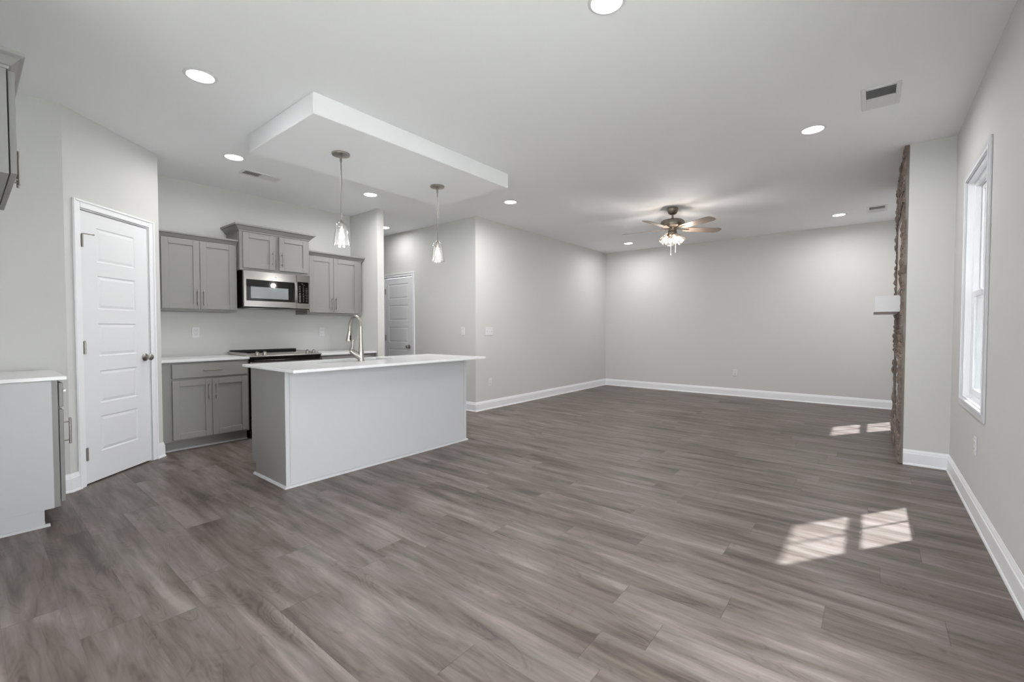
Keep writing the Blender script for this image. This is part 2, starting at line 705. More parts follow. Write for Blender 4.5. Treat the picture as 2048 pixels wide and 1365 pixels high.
# chimney breast
mb = MB()
mb.box(XC, XR, YC, 6.63, 0, H)
struct(mb.build('wall_chimney', M['wall']), 'white drywall chimney breast behind the stone')

# dropped tray over the island
mb = MB()
mb.box(-3.945, -2.90, 1.497, 3.525, 2.60, H, 0.004)
struct(mb.build('ceiling_soffit', M['ceiling']), 'dropped white ceiling box above the island')

# ground outside
mb = MB()
mb.box(XE, 14, -12, 20, -0.3, -0.12)
mb.box(-14, XE, -12, -2.55, -0.3, -0.12)
struct(mb.build('ground', M['ground']))

# added slab, out of view, that blocks the sun from the sliding door
mb = MB()
mb.box(XE + 0.02, 2.7, -1.2, 3.55, 2.80, 2.92)
struct(mb.build('sun_blocker', M['ceiling']), 'added flat slab outside, out of view, blocking the sun')
portal('patio_portal', (XE + 0.02, sum(PD) / 2, PZ / 2), (-1, 0, 0), PD[1] - PD[0], PZ)
portal('rear_portal', (sum(BW) / 2, -2.54, 1.03), (0, 1, 0), BW[1] - BW[0], 2.06)
portal('window_portal', (XE + 0.02, sum(W1) / 2, sum(WZ) / 2), (-1, 0, 0), W1[1] - W1[0], WZ[1] - WZ[0])
portal('window_portal', (XE + 0.02, sum(W2) / 2, sum(WZ) / 2), (-1, 0, 0), W2[1] - W2[0], WZ[1] - WZ[0])

# ------------------------------------------------------------------ baseboards
BPROF = [(0, 0), (0.020, 0), (0.020, 0.006), (0.017, 0.014), (0.0135, 0.018), (0.0135, 0.098), (0.0125, 0.103),
         (0.009, 0.106), (0.0095, 0.112), (0.007, 0.121), (0.004, 0.128), (0.003, 0.133), (0, 0.133)]


def baseboard(name, runs, label=None):
    """runs: (p0, p1, outward normal, mitre at start, mitre at end); mitre +1 outside corner, -1 inside"""
    mb = MB()
    for p0, p1, n, m0, m1 in runs:
        p0, p1, n = Vector((*p0, 0)), Vector((*p1, 0)), Vector((*n, 0)).normalized()
        t = (p1 - p0).normalized()
        a = [p0 + n * d - t * d * m0 + Vector((0, 0, z)) for d, z in BPROF]
        b = [p1 + n * d + t * d * m1 + Vector((0, 0, z)) for d, z in BPROF]
        mb.rings([a, b], True, True, False)
    return struct(mb.build(name, M['trim']), label)


baseboard('baseboard_right', [((XR, PD[1] + 0.08), (XR, YC), (-1, 0), 0, -1)])
baseboard('baseboard_chimney', [((XR, YC), (XC, YC), (0, -1), -1, 0)])
baseboard('baseboard_right_living', [((XR, 6.63), (XR, YF), (-1, 0), -1, -1), ((XC, 6.63), (XR, 6.63), (0, 1), 0, -1)])
baseboard('baseboard_far', [((XR, YF), (XL, YF), (0, -1), -1, -1)])
baseboard('baseboard_left_living', [((XL, YF), (XL, YH), (1, 0), -1, 1)])
baseboard('baseboard_hall', [((XL, YH), (HD[1] + 0.065, YH), (0, -1), 1, 0), ((HD[0] - 0.065, YH), (-7.4, YH), (0, -1), 0, -1)])
baseboard('baseboard_kitchen_end', [((-5.055, 3.45), (-5.055, 3.55), (1, 0), 1, 1), ((-5.055, 3.55), (-7.4, 3.55), (0, 1), 1, -1),
                                    ((-5.068, 3.45), (-5.055, 3.45), (0, -1), 0, 1)])
ang = math.tan(0.5 * math.acos(max(-1, min(1, un.dot(Vector((1, 0, 0)))))))
ang2 = math.tan(0.5 * math.acos(max(-1, min(1, un.dot(Vector((0, 1, 0)))))))
pa = P0 + ut * 0.088
pb = P0 + ut * 0.829
baseboard('baseboard_pantry', [((P0.x, P0.y), (pa.x, pa.y), (un.x, un.y), ang2, 0),
                               ((pb.x, pb.y), (P1.x, P1.y), (un.x, un.y), 0, ang),
                               ((-5.07, 1.149), (P0.x, P0.y), (0, 1), 0, ang2),
                               ((P1.x, P1.y), (P1.x, 0.40), (1, 0), ang, 0)])

# ------------------------------------------------------------------ interior doors


def panel_face(mb, u0, u1, z0, z1, v, panels, depth=0.0055, mold=0.016):
    """front skin at v (facing +v) with sunk moulded panels with raised fields"""
    us = sorted({u0, u1, *[p[0] for p in panels], *[p[1] for p in panels]})
    zs = sorted({z0, z1, *[p[2] for p in panels], *[p[3] for p in panels]})

    def inside(a, b, c, d):
        return any(a >= p[0] - 1e-6 and b <= p[1] + 1e-6 and c >= p[2] - 1e-6 and d <= p[3] + 1e-6 for p in panels)
    for i in range(len(us) - 1):
        for j in range(len(zs) - 1):
            if not inside(us[i], us[i + 1], zs[j], zs[j + 1]):
                mb.quad((us[i], v, zs[j]), (us[i + 1], v, zs[j]), (us[i + 1], v, zs[j + 1]), (us[i], v, zs[j + 1]))
    for a, b, c, d in panels:
        steps = [(0, 0), (mold * 0.45, depth), (mold * 0.8, depth), (mold * 1.9, depth * 0.25)]
        rs = []
        for off, dp in steps:
            rs.append([(a + off, v - dp, c + off), (b - off, v - dp, c + off), (b - off, v - dp, d - off), (a + off, v - dp, d - off)])
        mb.rings(rs, True, False, False)
        mb.quad(*rs[-1])


def interior_door(name, mtx, u0, u1, top, panels, hinge_u, knob_u, knob_z, hinges, label, bottom=0.012):
    base = mtx @ Vector(((u0 + u1) / 2, 0, 0))
    root = struct_root(name, base, label)
    # casing with a stepped profile
    cw = 0.057
    mb = MB(mtx)
    for a, b in ((u0 - 0.006 - cw, u0 - 0.006), (u1 + 0.006, u1 + 0.006 + cw)):
        mb.box(a, b, 0.0, 0.011, 0, top + 0.006 + cw, 0.003)
    mb.box(u0 - 0.006, u1 + 0.006, 0, 0.011, top + 0.006, top + 0.006 + cw, 0.003)
    o = 0.016
    mb.box(u0 - 0.006 - cw, u0 - 0.006 - cw + o, 0.011, 0.018, 0, top + 0.006 + cw, 0.003)
    mb.box(u1 + 0.006 + cw - o, u1 + 0.006 + cw, 0.011, 0.018, 0, top + 0.006 + cw, 0.003)
    mb.box(u0 - 0.006 - cw + o, u1 + 0.006 + cw - o, 0.011, 0.018, top + 0.006 + cw - o, top + 0.006 + cw, 0.003)
    mb.build('door_casing', M['trim'], root)
    mb = MB(mtx)
    mb.box(u0 - 0.006, u0 + 0.004, -0.10, 0.0, 0, top + 0.004)
    mb.box(u1 - 0.004, u1 + 0.006, -0.10, 0.0, 0, top + 0.004)
    mb.box(u0 + 0.004, u1 - 0.004, -0.10, 0.0, top - 0.004, top + 0.006)
    mb.build('door_frame', M['trim'], root)
    mb = MB(mtx)
    v = -0.004
    a, b, t = u0 + 0.007, u1 - 0.007, top - 0.011
    panel_face(mb, a, b, bottom, t, v, panels)
    mb.quad((a, v - 0.035, bottom), (b, v - 0.035, bottom), (b, v - 0.035, t), (a, v - 0.035, t))
    mb.quad((a, v, bottom), (a, v - 0.035, bottom), (a, v - 0.035, t), (a, v, t))
    mb.quad((b, v, bottom), (b, v - 0.035, bottom), (b, v - 0.035, t), (b, v, t))
    mb.quad((a, v, t), (b, v, t), (b, v - 0.035, t), (a, v - 0.035, t))
    mb.quad((a, v, bottom), (b, v, bottom), (b, v - 0.035, bottom), (a, v - 0.035, bottom))
    leaf = mb.build('door_leaf', M['door'], root)
    for hz in hinges:
        mb = MB(mtx)
        mb.tube([(hinge_u, 0.004, hz - 0.045), (hinge_u, 0.004, hz + 0.045)], 0.0065, 10)
        for q in (-0.047, 0.047):
            mb.tube([(hinge_u, 0.004, hz + q - 0.003), (hinge_u, 0.004, hz + q + 0.003)], 0.005, 10)
        mb.box(hinge_u - 0.013, hinge_u + 0.013, -0.004, -0.001, hz - 0.044, hz + 0.044)
        mb.build('hinge', M['nickel'], root)['label'] = 'brushed nickel hinge'
    # knob: axis along +v
    rot = (mtx.to_3x3() @ Matrix(((1, 0, 0), (0, 0, 1), (0, -1, 0)))).normalized() if False else None
    mb = MB(mtx @ Matrix.Translation((knob_u, v, knob_z)) @ Matrix.Rotation(R(-90), 4, 'X'))
    mb.lathe([(0.0, 0.0), (0.032, 0.0), (0.033, 0.006), (0.028, 0.010), (0.012, 0.013), (0.011, 0.03), (0.018, 0.036), (0.026, 0.045),
              (0.027, 0.054), (0.022, 0.062), (0.010, 0.066), (0.0, 0.066)], seg=24)
    mb.build('door_knob', M['nickel'], root)['label'] = 'round brushed nickel door knob'
    return root, leaf


pans = [(0.278, 0.640, a, b) for a, b in ((0.228, 0.498), (0.600, 0.850), (0.962, 1.214), (1.322, 1.578), (1.682, 1.940))]
d1, leaf1 = interior_door('door_1', PM, DO[0], DO[1], DZ, pans, DO[1] - 0.012, 0.190, 0.925, (0.235, 1.033, 1.825),
                          'white five-panel pantry door in the diagonal wall')
# little hinge-pin door stop on the top hinge
mb = MB(PM)
mb.tube([(DO[1] - 0.012, 0.006, 1.874), (DO[1] - 0.03, 0.03, 1.872), (DO[1] - 0.065, 0.04, 1.872)], 0.0035, 8)
mb.lathe([(0.0, 0), (0.007, 0), (0.007, 0.008), (0, 0.008)], (DO[1] - 0.065, 0.04, 1.868), 10)
mb.build('hinge_stop', M['nickel'], d1)

HM = Matrix(((1, 0, 0, 0), (0, -1, 0, YH), (0, 0, 1, 0), (0, 0, 0, 1)))
pans = [(HD[0] + 0.10, HD[1] - 0.115, a, b) for a, b in ((0.21, 0.478), (0.59, 0.845), (0.95, 1.205), (1.312, 1.565), (1.668, 1.915))]
d2, leaf2 = interior_door('door_2', HM, HD[0], HD[1], HZ, pans, HD[0] + 0.012, -5.812, 0.885, (0.23, 1.02, 1.80),
                          'white five-panel hall door beyond the kitchen')


# ------------------------------------------------------------------ windows
def make_window(name, w, label):
    root = struct_root(name, (XR, (w[0] + w[1]) / 2, WZ[0]), label)
    y0, y1 = w
    z0, z1 = WZ
    cw = 0.055
    mb = MB()

    def ring(mb, x0, x1, a, b, c, d, t, bev=0.0):
        mb.box(x0, x1, a, a + t, c, d, bev)
        mb.box(x0, x1, b - t, b, c, d, bev)
        mb.box(x0, x1, a + t, b - t, c, c + t, bev)
        mb.box(x0, x1, a + t, b - t, d - t, d, bev)
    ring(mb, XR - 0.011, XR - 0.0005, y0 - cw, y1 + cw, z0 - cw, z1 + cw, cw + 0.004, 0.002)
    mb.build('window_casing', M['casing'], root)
    mb = MB()
    ring(mb, XR - 0.0155, XR - 0.0115, y0 - 0.012, y1 + 0.012, z0 - 0.012, z1 + 0.012, 0.014, 0.001)
    mb.build('inner_bead', M['trim'], root)
    mb = MB()
    ring(mb, XR, XE - 0.115, y0, y1, z0, z1, 0.012)
    mb.build('window_jamb', M['trim'], root)
    mb = MB()
    ring(mb, XE - 0.115, XE - 0.045, y0 + 0.001, y1 - 0.001, z0 + 0.001, z1 - 0.001, 0.036, 0.002)
    ring(mb, XE - 0.09, XE - 0.085, y0 + 0.03, y1 - 0.03, z0 + 0.03, z1 - 0.03, 0.016)
    mb.build('window_frame', M['vinyl'], root)
    mid = 1.415
    yc = (y0 + y1) / 2
    for nm, xa, xb, c, d, t in (('upper_sash', XE - 0.082, XE - 0.057, mid - 0.02, z1 - 0.036, 0.036),
                                ('lower_sash', XE - 0.112, XE - 0.087, z0 + 0.036, mid + 0.022, 0.040)):
        mb = MB()
        ring(mb, xa, xb, y0 + 0.037, y1 - 0.037, c, d, t, 0.003)
        s = mb.build(nm, M['vinyl'], root)
        xm = (xa + xb) / 2
        mb = MB()
        mb.box(xm - 0.003, xm + 0.003, y0 + 0.037 + t - 0.004, y1 - 0.037 - t + 0.004, c + t - 0.004, d - t + 0.004)
        mb.build('glass_pane', M['winglass'], s)
        mb = MB()
        mb.box(xm - 0.008, xm - 0.004, yc - 0.009, yc + 0.009, c + t, d - t)
        mb.build('muntin', M['vinyl'], s)
        if nm == 'lower_sash':
            mb = MB()
            mb.box(xa - 0.012, xa, yc - 0.03, yc + 0.03, d - 0.018, d - 0.004, 0.002)
            mb.build('sash_lock', M['vinyl'], s)
    return root


make_window('window_1', W1, 'white double-hung window in the right wall')
make_window('window_2', W2, 'white double-hung window beyond the chimney')


def patio_door(name, x0, x1, mtx, label):
    """u along the wall, v towards the room"""
    root = struct_root(name, mtx @ Vector(((x0 + x1) / 2, 0, 0)), label)
    mb = MB(mtx)
    t = 0.045
    mb.box(x0, x0 + t, -0.1, 0, 0, 2.06)
    mb.box(x1 - t, x1, -0.1, 0, 0, 2.06)
    mb.box(x0 + t, x1 - t, -0.1, 0, 2.06 - t, 2.06)
    mb.box(x0 + t, x1 - t, -0.1, 0, 0, 0.03)
    mb.build('door_frame', M['vinyl'], root)
    xm = (x0 + x1) / 2
    for a, b, v in ((x0 + t, xm + 0.03, -0.075), (xm - 0.03, x1 - t, -0.035)):
        mb = MB(mtx)
        s = 0.06
        mb.box(a, a + s, v, v + 0.03, 0.03, 2.015)
        mb.box(b - s, b, v, v + 0.03, 0.03, 2.015)
        mb.box(a + s, b - s, v, v + 0.03, 0.03, 0.12)
        mb.box(a + s, b - s, v, v + 0.03, 1.945, 2.015)
        sash = mb.build('door_sash', M['vinyl'], root)
        mb = MB(mtx)
        mb.box(a + s, b - s, v + 0.012, v + 0.018, 0.12, 1.945)
        mb.build('glass_pane', M['doorglass'], sash)
    return root


patio_door('door_3', PD[0], PD[1], Matrix(((0, -1, 0, XR + 0.02), (1, 0, 0, 0), (0, 0, 1, 0), (0, 0, 0, 1))), 'sliding glass door in the right wall')
patio_door('door_4', BW[0], BW[1], Matrix(((1, 0, 0, 0), (0, 1, 0, -2.41), (0, 0, 1, 0), (0, 0, 0, 1))), 'sliding glass door in the back wall')

# ------------------------------------------------------------------ cabinets


def bar_pull(mtx, parent, u, v, z, length=0.16, axis='z', r=0.006, stand=0.030):
    mb = MB(mtx)
    h = length / 2
    if axis == 'z':
        mb.tube([(u, v + stand, z - h), (u, v + stand, z + h)], r, 12)
        for q in (-0.70, 0.70):
            mb.tube([(u, v, z + q * h), (u, v + stand, z + q * h)], 0.0045, 8)
    else:
        mb.tube([(u - h, v + stand, z), (u + h, v + stand, z)], r, 12)
        for q in (-0.70, 0.70):
            mb.tube([(u + q * h, v, z), (u + q * h, v + stand, z)], 0.0045, 8)
    o = mb.build('handle', M['nickel'], parent)
    o['label'] = 'brushed nickel bar handle'
    return o


def shaker(mtx, parent, u0, u1, z0, z1, v, name='door', fr=0.057, th=0.02, depth=0.009, slab=False):
    mb = MB(mtx)
    if slab:
        mb.box(u0, u1, v, v + th, z0, z1, 0.003)
    else:
        mb.box(u0 + fr - 0.002, u1 - fr + 0.002, v, v + th - depth, z0 + fr - 0.002, z1 - fr + 0.002)
        mb.box(u0, u0 + fr, v, v + th, z0, z1, 0.002)
        mb.box(u1 - fr, u1, v, v + th, z0, z1, 0.002)
        mb.box(u0 + fr, u1 - fr, v, v + th, z0, z0 + fr, 0.0015)
        mb.box(u0 + fr, u1 - fr, v, v + th, z1 - fr, z1, 0.0015)
    return mb.build(name, M['cab'], parent)


CROWN = [(0.0, 0.0), (0.006, 0.0), (0.008, 0.010), (0.014, 0.014), (0.024, 0.026), (0.036, 0.040), (0.046, 0.046), (0.050, 0.050), (0.050, 0.064), (0.0, 0.064)]


def crown(mtx, parent, u0, u1, vb, vf, z, dl, dr, k=1.0):
    mb = MB(mtx)
    rs = []
    for d, h in CROWN:
        d *= k
        h *= k
        rs.append([(u0 - d * dl, vb, z + h), (u1 + d * dr, vb, z + h), (u1 + d * dr, vf + d, z + h), (u0 - d * dl, vf + d, z + h)])
    mb.rings(rs, True, True, False)
    return mb.build('crown_molding', M['cab'], parent)


# kitchen run: u = +Y, v = +X measured from the wall
KM = Matrix(((0, 1, 0, XK), (1, 0, 0, 0), (0, 0, 1, 0), (0, 0, 0, 1)))


def wall_cabinet(name, mtx, u0, u1, depth, z0, z1, doors, handles, crownz, dl, dr, label, k=1.0, vb=0.002):
    root = thing(name, label, 'cabinet', mtx @ Vector(((u0 + u1) / 2, vb, z0)))
    mb = MB(mtx)
    mb.box(u0, u1, vb, depth, z0, z1, 0.0015)
    mb.build('body', M['cab'], root)
    for (a, b, c, d), (hu, hz) in zip(doors, handles):
        dr_ = shaker(mtx, root, a, b, c, d, depth + 0.004)
        bar_pull(mtx, dr_, hu, depth + 0.024, hz)
    crown(mtx, root, u0, u1, vb, depth, crownz, dl, dr, k)
    return root


wall_cabinet('wall_cabinet', KM, 1.155, 1.903, 0.307, 1.352, 2.078,
             [(1.235, 1.554, 1.375, 2.070), (1.557, 1.880, 1.375, 2.070)], [(1.528, 1.492), (1.583, 1.492)], 2.066, 0, 0,
             'gray wall cabinet at the pantry end, left of the microwave')
wall_cabinet('wall_cabinet', KM, 1.909, 2.672, 0.377, 1.812, 2.250,
             [(1.936, 2.266, 1.838, 2.222), (2.314, 2.645, 1.838, 2.222)], [(2.238, 1.962), (2.342, 1.962)], 2.232, 1, 1,
             'taller gray wall cabinet directly above the microwave', 1.15)
wall_cabinet('wall_cabinet', KM, 2.678, 3.422, 0.307, 1.352, 2.078,
             [(2.694, 3.011, 1.375, 2.070), (3.014, 3.362, 1.375, 2.070)], [(2.984, 1.492), (3.041, 1.492)], 2.066, 0, 0.5,
             'gray wall cabinet between the microwave and the hall wall')

# over-fridge cabinet at the left edge: u = X, v = +Y
LM = Matrix(((1, 0, 0, 0), (0, 1, 0, -0.22), (0, 0, 1, 0), (0, 0, 0, 1)))
wall_cabinet('wall_cabinet', LM, -3.74, -2.80, 0.361, 1.815, 2.275,
             [(-3.725, -3.275, 1.822, 2.245), (-3.265, -2.815, 1.822, 2.245)], [(-3.305, 1.95), (-3.235, 1.95)], 2.245, 1, 1,
             'gray wall cabinet high at the left edge, far left of the pantry door', 1.03)


def base_cabinet(name, mtx, u0, u1, depth, top, drawers, doors, label, toe_l=0.0, toe_r=0.0, vb=0.002, shoe=True):
    """drawers/doors: (u0, u1, z0, z1, handle u, handle z)"""
    root = thing(name, label, 'cabinet', mtx @ Vector(((u0 + u1) / 2, vb, 0)))
    mb = MB(mtx)
    mb.box(u0, u1, vb, depth, 0.10, top, 0.0015)
    mb.build('body', M['cab'], root)
    mb = MB(mtx)
    mb.box(u0 + toe_l, u1 - toe_r, vb, depth - 0.075, 0.0, 0.0995)
    mb.build('toe_kick', M['cab'], root)
    if shoe:
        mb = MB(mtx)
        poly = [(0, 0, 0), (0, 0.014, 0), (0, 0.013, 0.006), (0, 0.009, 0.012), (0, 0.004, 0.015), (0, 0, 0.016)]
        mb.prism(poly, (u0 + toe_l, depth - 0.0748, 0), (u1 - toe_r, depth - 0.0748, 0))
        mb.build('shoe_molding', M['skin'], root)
    for a, b, c, d, hu, hz in drawers:
        o = shaker(mtx, root, a, b, c, d, depth + 0.004, 'drawer', slab=True)
        bar_pull(mtx, o, hu, depth + 0.024, hz, axis='u')
    for a, b, c, d, hu, hz in doors:
        o = shaker(mtx, root, a, b, c, d, depth + 0.004)
        bar_pull(mtx, o, hu, depth + 0.024, hz)
    return root


KT = 0.853
base_cabinet('base_cabinet', KM, 1.155, 1.903, 0.585, KT, [(1.236, 1.885, 0.700, 0.838, 1.562, 0.768)],
             [(1.236, 1.559, 0.118, 0.680, 1.530, 0.56), (1.562, 1.885, 0.118, 0.680, 1.592, 0.56)],
             'gray base cabinet with one drawer over two doors, beside the pantry wall')
base_cabinet('base_cabinet', KM, 2.678, 3.445, 0.585, KT, [(2.70, 3.36, 0.700, 0.838, 3.03, 0.768)],
             [(2.70, 3.028, 0.118, 0.680, 3.00, 0.56), (3.031, 3.36, 0.118, 0.680, 3.06, 0.56)],
             'gray base cabinet right of the range, mostly hidden by the island')


def slab(name, x0, x1, y0, y1, z0, z1, label, hole=None):
    mb = MB()
    c = 0.003
    if hole is None:
        mb.box(x0, x1, y0, y1, z0, z1, c)
    else:
        a0, a1, b0, b1 = hole
        O = lambda d: [(x0 + d, y0 + d), (x1 - d, y0 + d), (x1 - d, y1 - d), (x0 + d, y1 - d)]
        I = [(a0, b0), (a1, b0), (a1, b1), (a0, b1)]
        rs = [[(p[0], p[1], z0) for p in I], [(p[0], p[1], z1) for p in I], [(p[0], p[1], z1) for p in O(c)], [(p[0], p[1], z1 - c) for p in O(0)],
              [(p[0], p[1], z0 + c) for p in O(0)], [(p[0], p[1], z0) for p in O(c)], [(p[0], p[1], z0) for p in I]]
        mb.rings(rs, True, False, False)
    return tag(mb.build(name, M['quartz'], origin=((x0 + x1) / 2, (y0 + y1) / 2, z0)), label, 'countertop')


slab('countertop', XK + 0.002, XK + 0.618, 1.152, 1.905, KT + 0.001, KT + 0.026, 'white quartz countertop on the base cabinet between pantry wall and range')
slab('countertop', XK + 0.002, XK + 0.618, 2.676, 3.447, KT + 0.001, KT + 0.026, 'white quartz countertop strip right of the range, by the hall wall')

# cabinet at the left edge of the view (end panel towards the room)
LT = 0.863
LX0, LX1 = -4.440, -3.79
root = base_cabinet('base_cabinet', LM, LX0, LX1, 0.579, LT, [(LX0 + 0.03, LX1 - 0.012, 0.700, 0.845, (LX0 + LX1) / 2, 0.775)],
                    [(LX0 + 0.03, LX1 - 0.012, 0.125, 0.682, LX1 - 0.045, 0.545)],
                    'gray base cabinet end at the left edge of the room', 0.0, 0.0)
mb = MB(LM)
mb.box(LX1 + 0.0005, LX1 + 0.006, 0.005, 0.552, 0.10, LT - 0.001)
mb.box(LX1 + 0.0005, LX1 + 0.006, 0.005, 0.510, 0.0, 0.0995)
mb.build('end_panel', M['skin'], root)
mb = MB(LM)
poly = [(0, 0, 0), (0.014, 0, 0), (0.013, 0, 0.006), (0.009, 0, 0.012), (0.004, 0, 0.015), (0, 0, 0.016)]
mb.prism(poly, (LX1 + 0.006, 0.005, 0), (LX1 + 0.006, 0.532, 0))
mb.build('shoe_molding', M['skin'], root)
slab('countertop', LX0 + 0.001, LX1 + 0.022, -0.218, 0.398, LT + 0.001, LT + 0.024, 'white quartz countertop corner on the base cabinet at the left edge')

# ------------------------------------------------------------------ island
IX0, IX1, IY0, IY1 = -3.925, -3.32, 1.478, 3.335
IT = 0.864
isl = thing('island', 'light gray kitchen island with flat paneled back in the middle of the floor', 'kitchen island', ((IX0 + IX1) / 2, (IY0 + IY1) / 2, 0))
mb = MB()
mb.box(IX0 + 0.02, IX1 - 0.008, IY0 + 0.008, IY1 - 0.008, 0.10, 0.118)
mb.box(IX0 + 0.02, IX0 + 0.026, IY0 + 0.008, IY1 - 0.008, 0.118, IT - 0.001)
mb.box(IX1 - 0.014, IX1 - 0.008, IY0 + 0.008, IY1 - 0.008, 0.118, IT - 0.001)
mb.box(IX0 + 0.026, IX1 - 0.014, IY0 + 0.008, IY0 + 0.014, 0.118, IT - 0.001)
mb.box(IX0 + 0.026, IX1 - 0.014, IY1 - 0.014, IY1 - 0.008, 0.118, IT - 0.001)
mb.box(IX0 + 0.075, IX1 - 0.008, IY0 + 0.008, IY1 - 0.008, 0.0, 0.0995)
mb.build('body', M['cab'], isl)
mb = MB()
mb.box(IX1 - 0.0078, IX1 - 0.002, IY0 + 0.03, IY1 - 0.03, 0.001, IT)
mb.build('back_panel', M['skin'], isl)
for y in (IY0, IY1):
    s = 1 if y == IY0 else -1
    mb = MB()
    pts = [(IX0, 0.10), (IX1 - 0.008, 0.10), (IX1 - 0.008, 0.0), (IX0 + 0.075, 0.0)]
    mb.box(IX0 + 0.02, IX1 - 0.008, y, y + s * 0.0078, 0.1, IT)
    mb.box(IX0 + 0.075, IX1 - 0.008, y, y + s * 0.0078, 0.001, 0.1)
    mb.build('end_panel', M['cab'], isl)
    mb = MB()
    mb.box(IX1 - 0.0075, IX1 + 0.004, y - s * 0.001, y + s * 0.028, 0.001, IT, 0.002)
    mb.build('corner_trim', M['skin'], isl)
    mb = MB()
    mb.box(IX0, IX0 + 0.0195, y, y + s * 0.045, 0.10, IT, 0.001)
    mb.build('face_stile', M['cab'], isl)
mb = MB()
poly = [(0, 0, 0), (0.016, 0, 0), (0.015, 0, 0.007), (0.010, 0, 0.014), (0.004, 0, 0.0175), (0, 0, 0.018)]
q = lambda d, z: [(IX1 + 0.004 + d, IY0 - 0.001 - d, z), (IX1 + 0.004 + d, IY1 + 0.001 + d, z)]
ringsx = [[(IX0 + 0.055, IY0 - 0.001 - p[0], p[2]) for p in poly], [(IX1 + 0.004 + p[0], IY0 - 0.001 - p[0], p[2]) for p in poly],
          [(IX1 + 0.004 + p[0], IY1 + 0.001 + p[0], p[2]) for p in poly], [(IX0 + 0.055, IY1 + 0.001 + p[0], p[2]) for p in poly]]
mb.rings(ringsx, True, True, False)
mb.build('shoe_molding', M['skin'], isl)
IMx = Matrix(((0, -1, 0, IX0 + 0.02), (1, 0, 0, 0), (0, 0, 1, 0), (0, 0, 0, 1)))
n = 4
wdt = (IY1 - IY0 - 0.10) / n
for i in range(n):
    a = IY0 + 0.05 + i * wdt
    o = shaker(IMx, isl, a + 0.004, a + wdt - 0.004, 0.118, 0.845, 0.001)
    bar_pull(IMx, o, a + (wdt - 0.035 if i % 2 == 0 else 0.035), 0.021, 0.72)

SX0, SX1, SY0, SY1 = -3.875, -3.565, 1.86, 2.62
slab('countertop', -3.955, -3.072, 1.425, 3.375, IT + 0.001, IT + 0.022, 'large white quartz countertop overhanging the island', (SX0, SX1, SY0, SY1))
IZ = IT + 0.022

# undermount sink
mb = MB()


def rrect(x0, x1, y0, y1, z, r, n=5):
    pts = []
    for cx, cy, a0 in ((x1 - r, y1 - r, 0), (x0 + r, y1 - r, 90), (x0 + r, y0 + r, 180), (x1 - r, y0 + r, 270)):
        for k in range(n + 1):
            a = R(a0 + 90.0 * k / n)
            pts.append((cx + r * math.cos(a), cy + r * math.sin(a), z))
    return pts


zt = IT + 0.0
rs = [rrect(SX0 - 0.012, SX1 + 0.012, SY0 - 0.012, SY1 + 0.012, zt - 0.002, 0.03), rrect(SX0 - 0.012, SX1 + 0.012, SY0 - 0.012, SY1 + 0.012, zt, 0.03),
      rrect(SX0 - 0.002, SX1 + 0.002, SY0 - 0.002, SY1 + 0.002, zt, 0.03),
      rrect(SX0 + 0.002, SX1 - 0.002, SY0 + 0.002, SY1 - 0.002, zt - 0.02, 0.03), rrect(SX0 + 0.006, SX1 - 0.006, SY0 + 0.006, SY1 - 0.006, zt - 0.17, 0.03),
      rrect(SX0 + 0.03, SX1 - 0.03, SY0 + 0.03, SY1 - 0.03, zt - 0.19, 0.03)]
mb.rings(rs, True, False, True)
vs = mb._add(rs[-1], [list(range(len(rs[-1])))])
sink = thing('sink', 'undermount stainless sink basin set into the island countertop', 'sink', ((SX0 + SX1) / 2, (SY0 + SY1) / 2, zt - 0.19))
mb.build('basin', M['sinksteel'], sink)
mb = MB()
mb.lathe([(0, 0.0005), (0.045, 0.0005), (0.045, 0.004), (0.036, 0.005), (0.03, 0.002), (0, 0.002)], ((SX0 + SX1) / 2, (SY0 + SY1) / 2, zt - 0.19), 24)
mb.build('drain', M['nickel'], sink)
# the carcass top is open under the sink: nothing else needed

# faucet
FX, FY = -3.512, 2.222
fau = thing('faucet', 'brushed nickel pull-down gooseneck faucet standing on the island countertop', 'faucet', (FX, FY, IZ))
mb = MB()
mb.lathe([(0.0, 0), (0.030, 0), (0.030, 0.004), (0.026, 0.007), (0.0245, 0.02), (0.024, 0.06), (0.022, 0.09), (0.0185, 0.12), (0.0155, 0.17), (0.0145, 0.20), (0.0, 0.20)], (FX, FY, IZ), 24)
mb.build('base', M['nickel'], fau)
mb = MB()
pts, rad = [], []
RA = 0.088
top = IZ + 0.302
for z in (0.19, 0.24, 0.28, 0.305):
    pts.append((FX, FY, IZ + z))
    rad.append(0.0135)
for k in range(0, 15):
    a = math.pi * k / 14 * 1.0
    pts.append((FX - RA + RA * math.cos(a), FY, top + RA * 1.08 * math.sin(a)))
    rad.append(0.0135)
pts.append((FX - 2 * RA - 0.004, FY, top - 0.03))
rad.append(0.0135)
mb.tube(pts, rad, 16)
mb.build('spout', M['nickel'], fau)
mb = MB(Matrix.Translation((FX - 2 * RA - 0.004, FY, top - 0.032)) @ Matrix.Rotation(R(10), 4, 'Y') @ Matrix.Rotation(R(180), 4, 'X'))
mb.lathe([(0, 0), (0.0145, 0), (0.0155, 0.004), (0.0175, 0.03), (0.022, 0.055), (0.027, 0.085), (0.0275, 0.095), (0.024, 0.099), (0, 0.099)], seg=20)
hd = mb.build('spray_head', M['nickel'], fau)
mb = MB(Matrix.Translation((FX - 2 * RA - 0.004, FY, top - 0.032)) @ Matrix.Rotation(R(10), 4, 'Y'))
mb.box(0.010, 0.0265, -0.008, 0.008, -0.086, -0.040, 0.003)
mb.build('spray_button', M['black'], hd)['label'] = 'black spray button'
mb = MB()
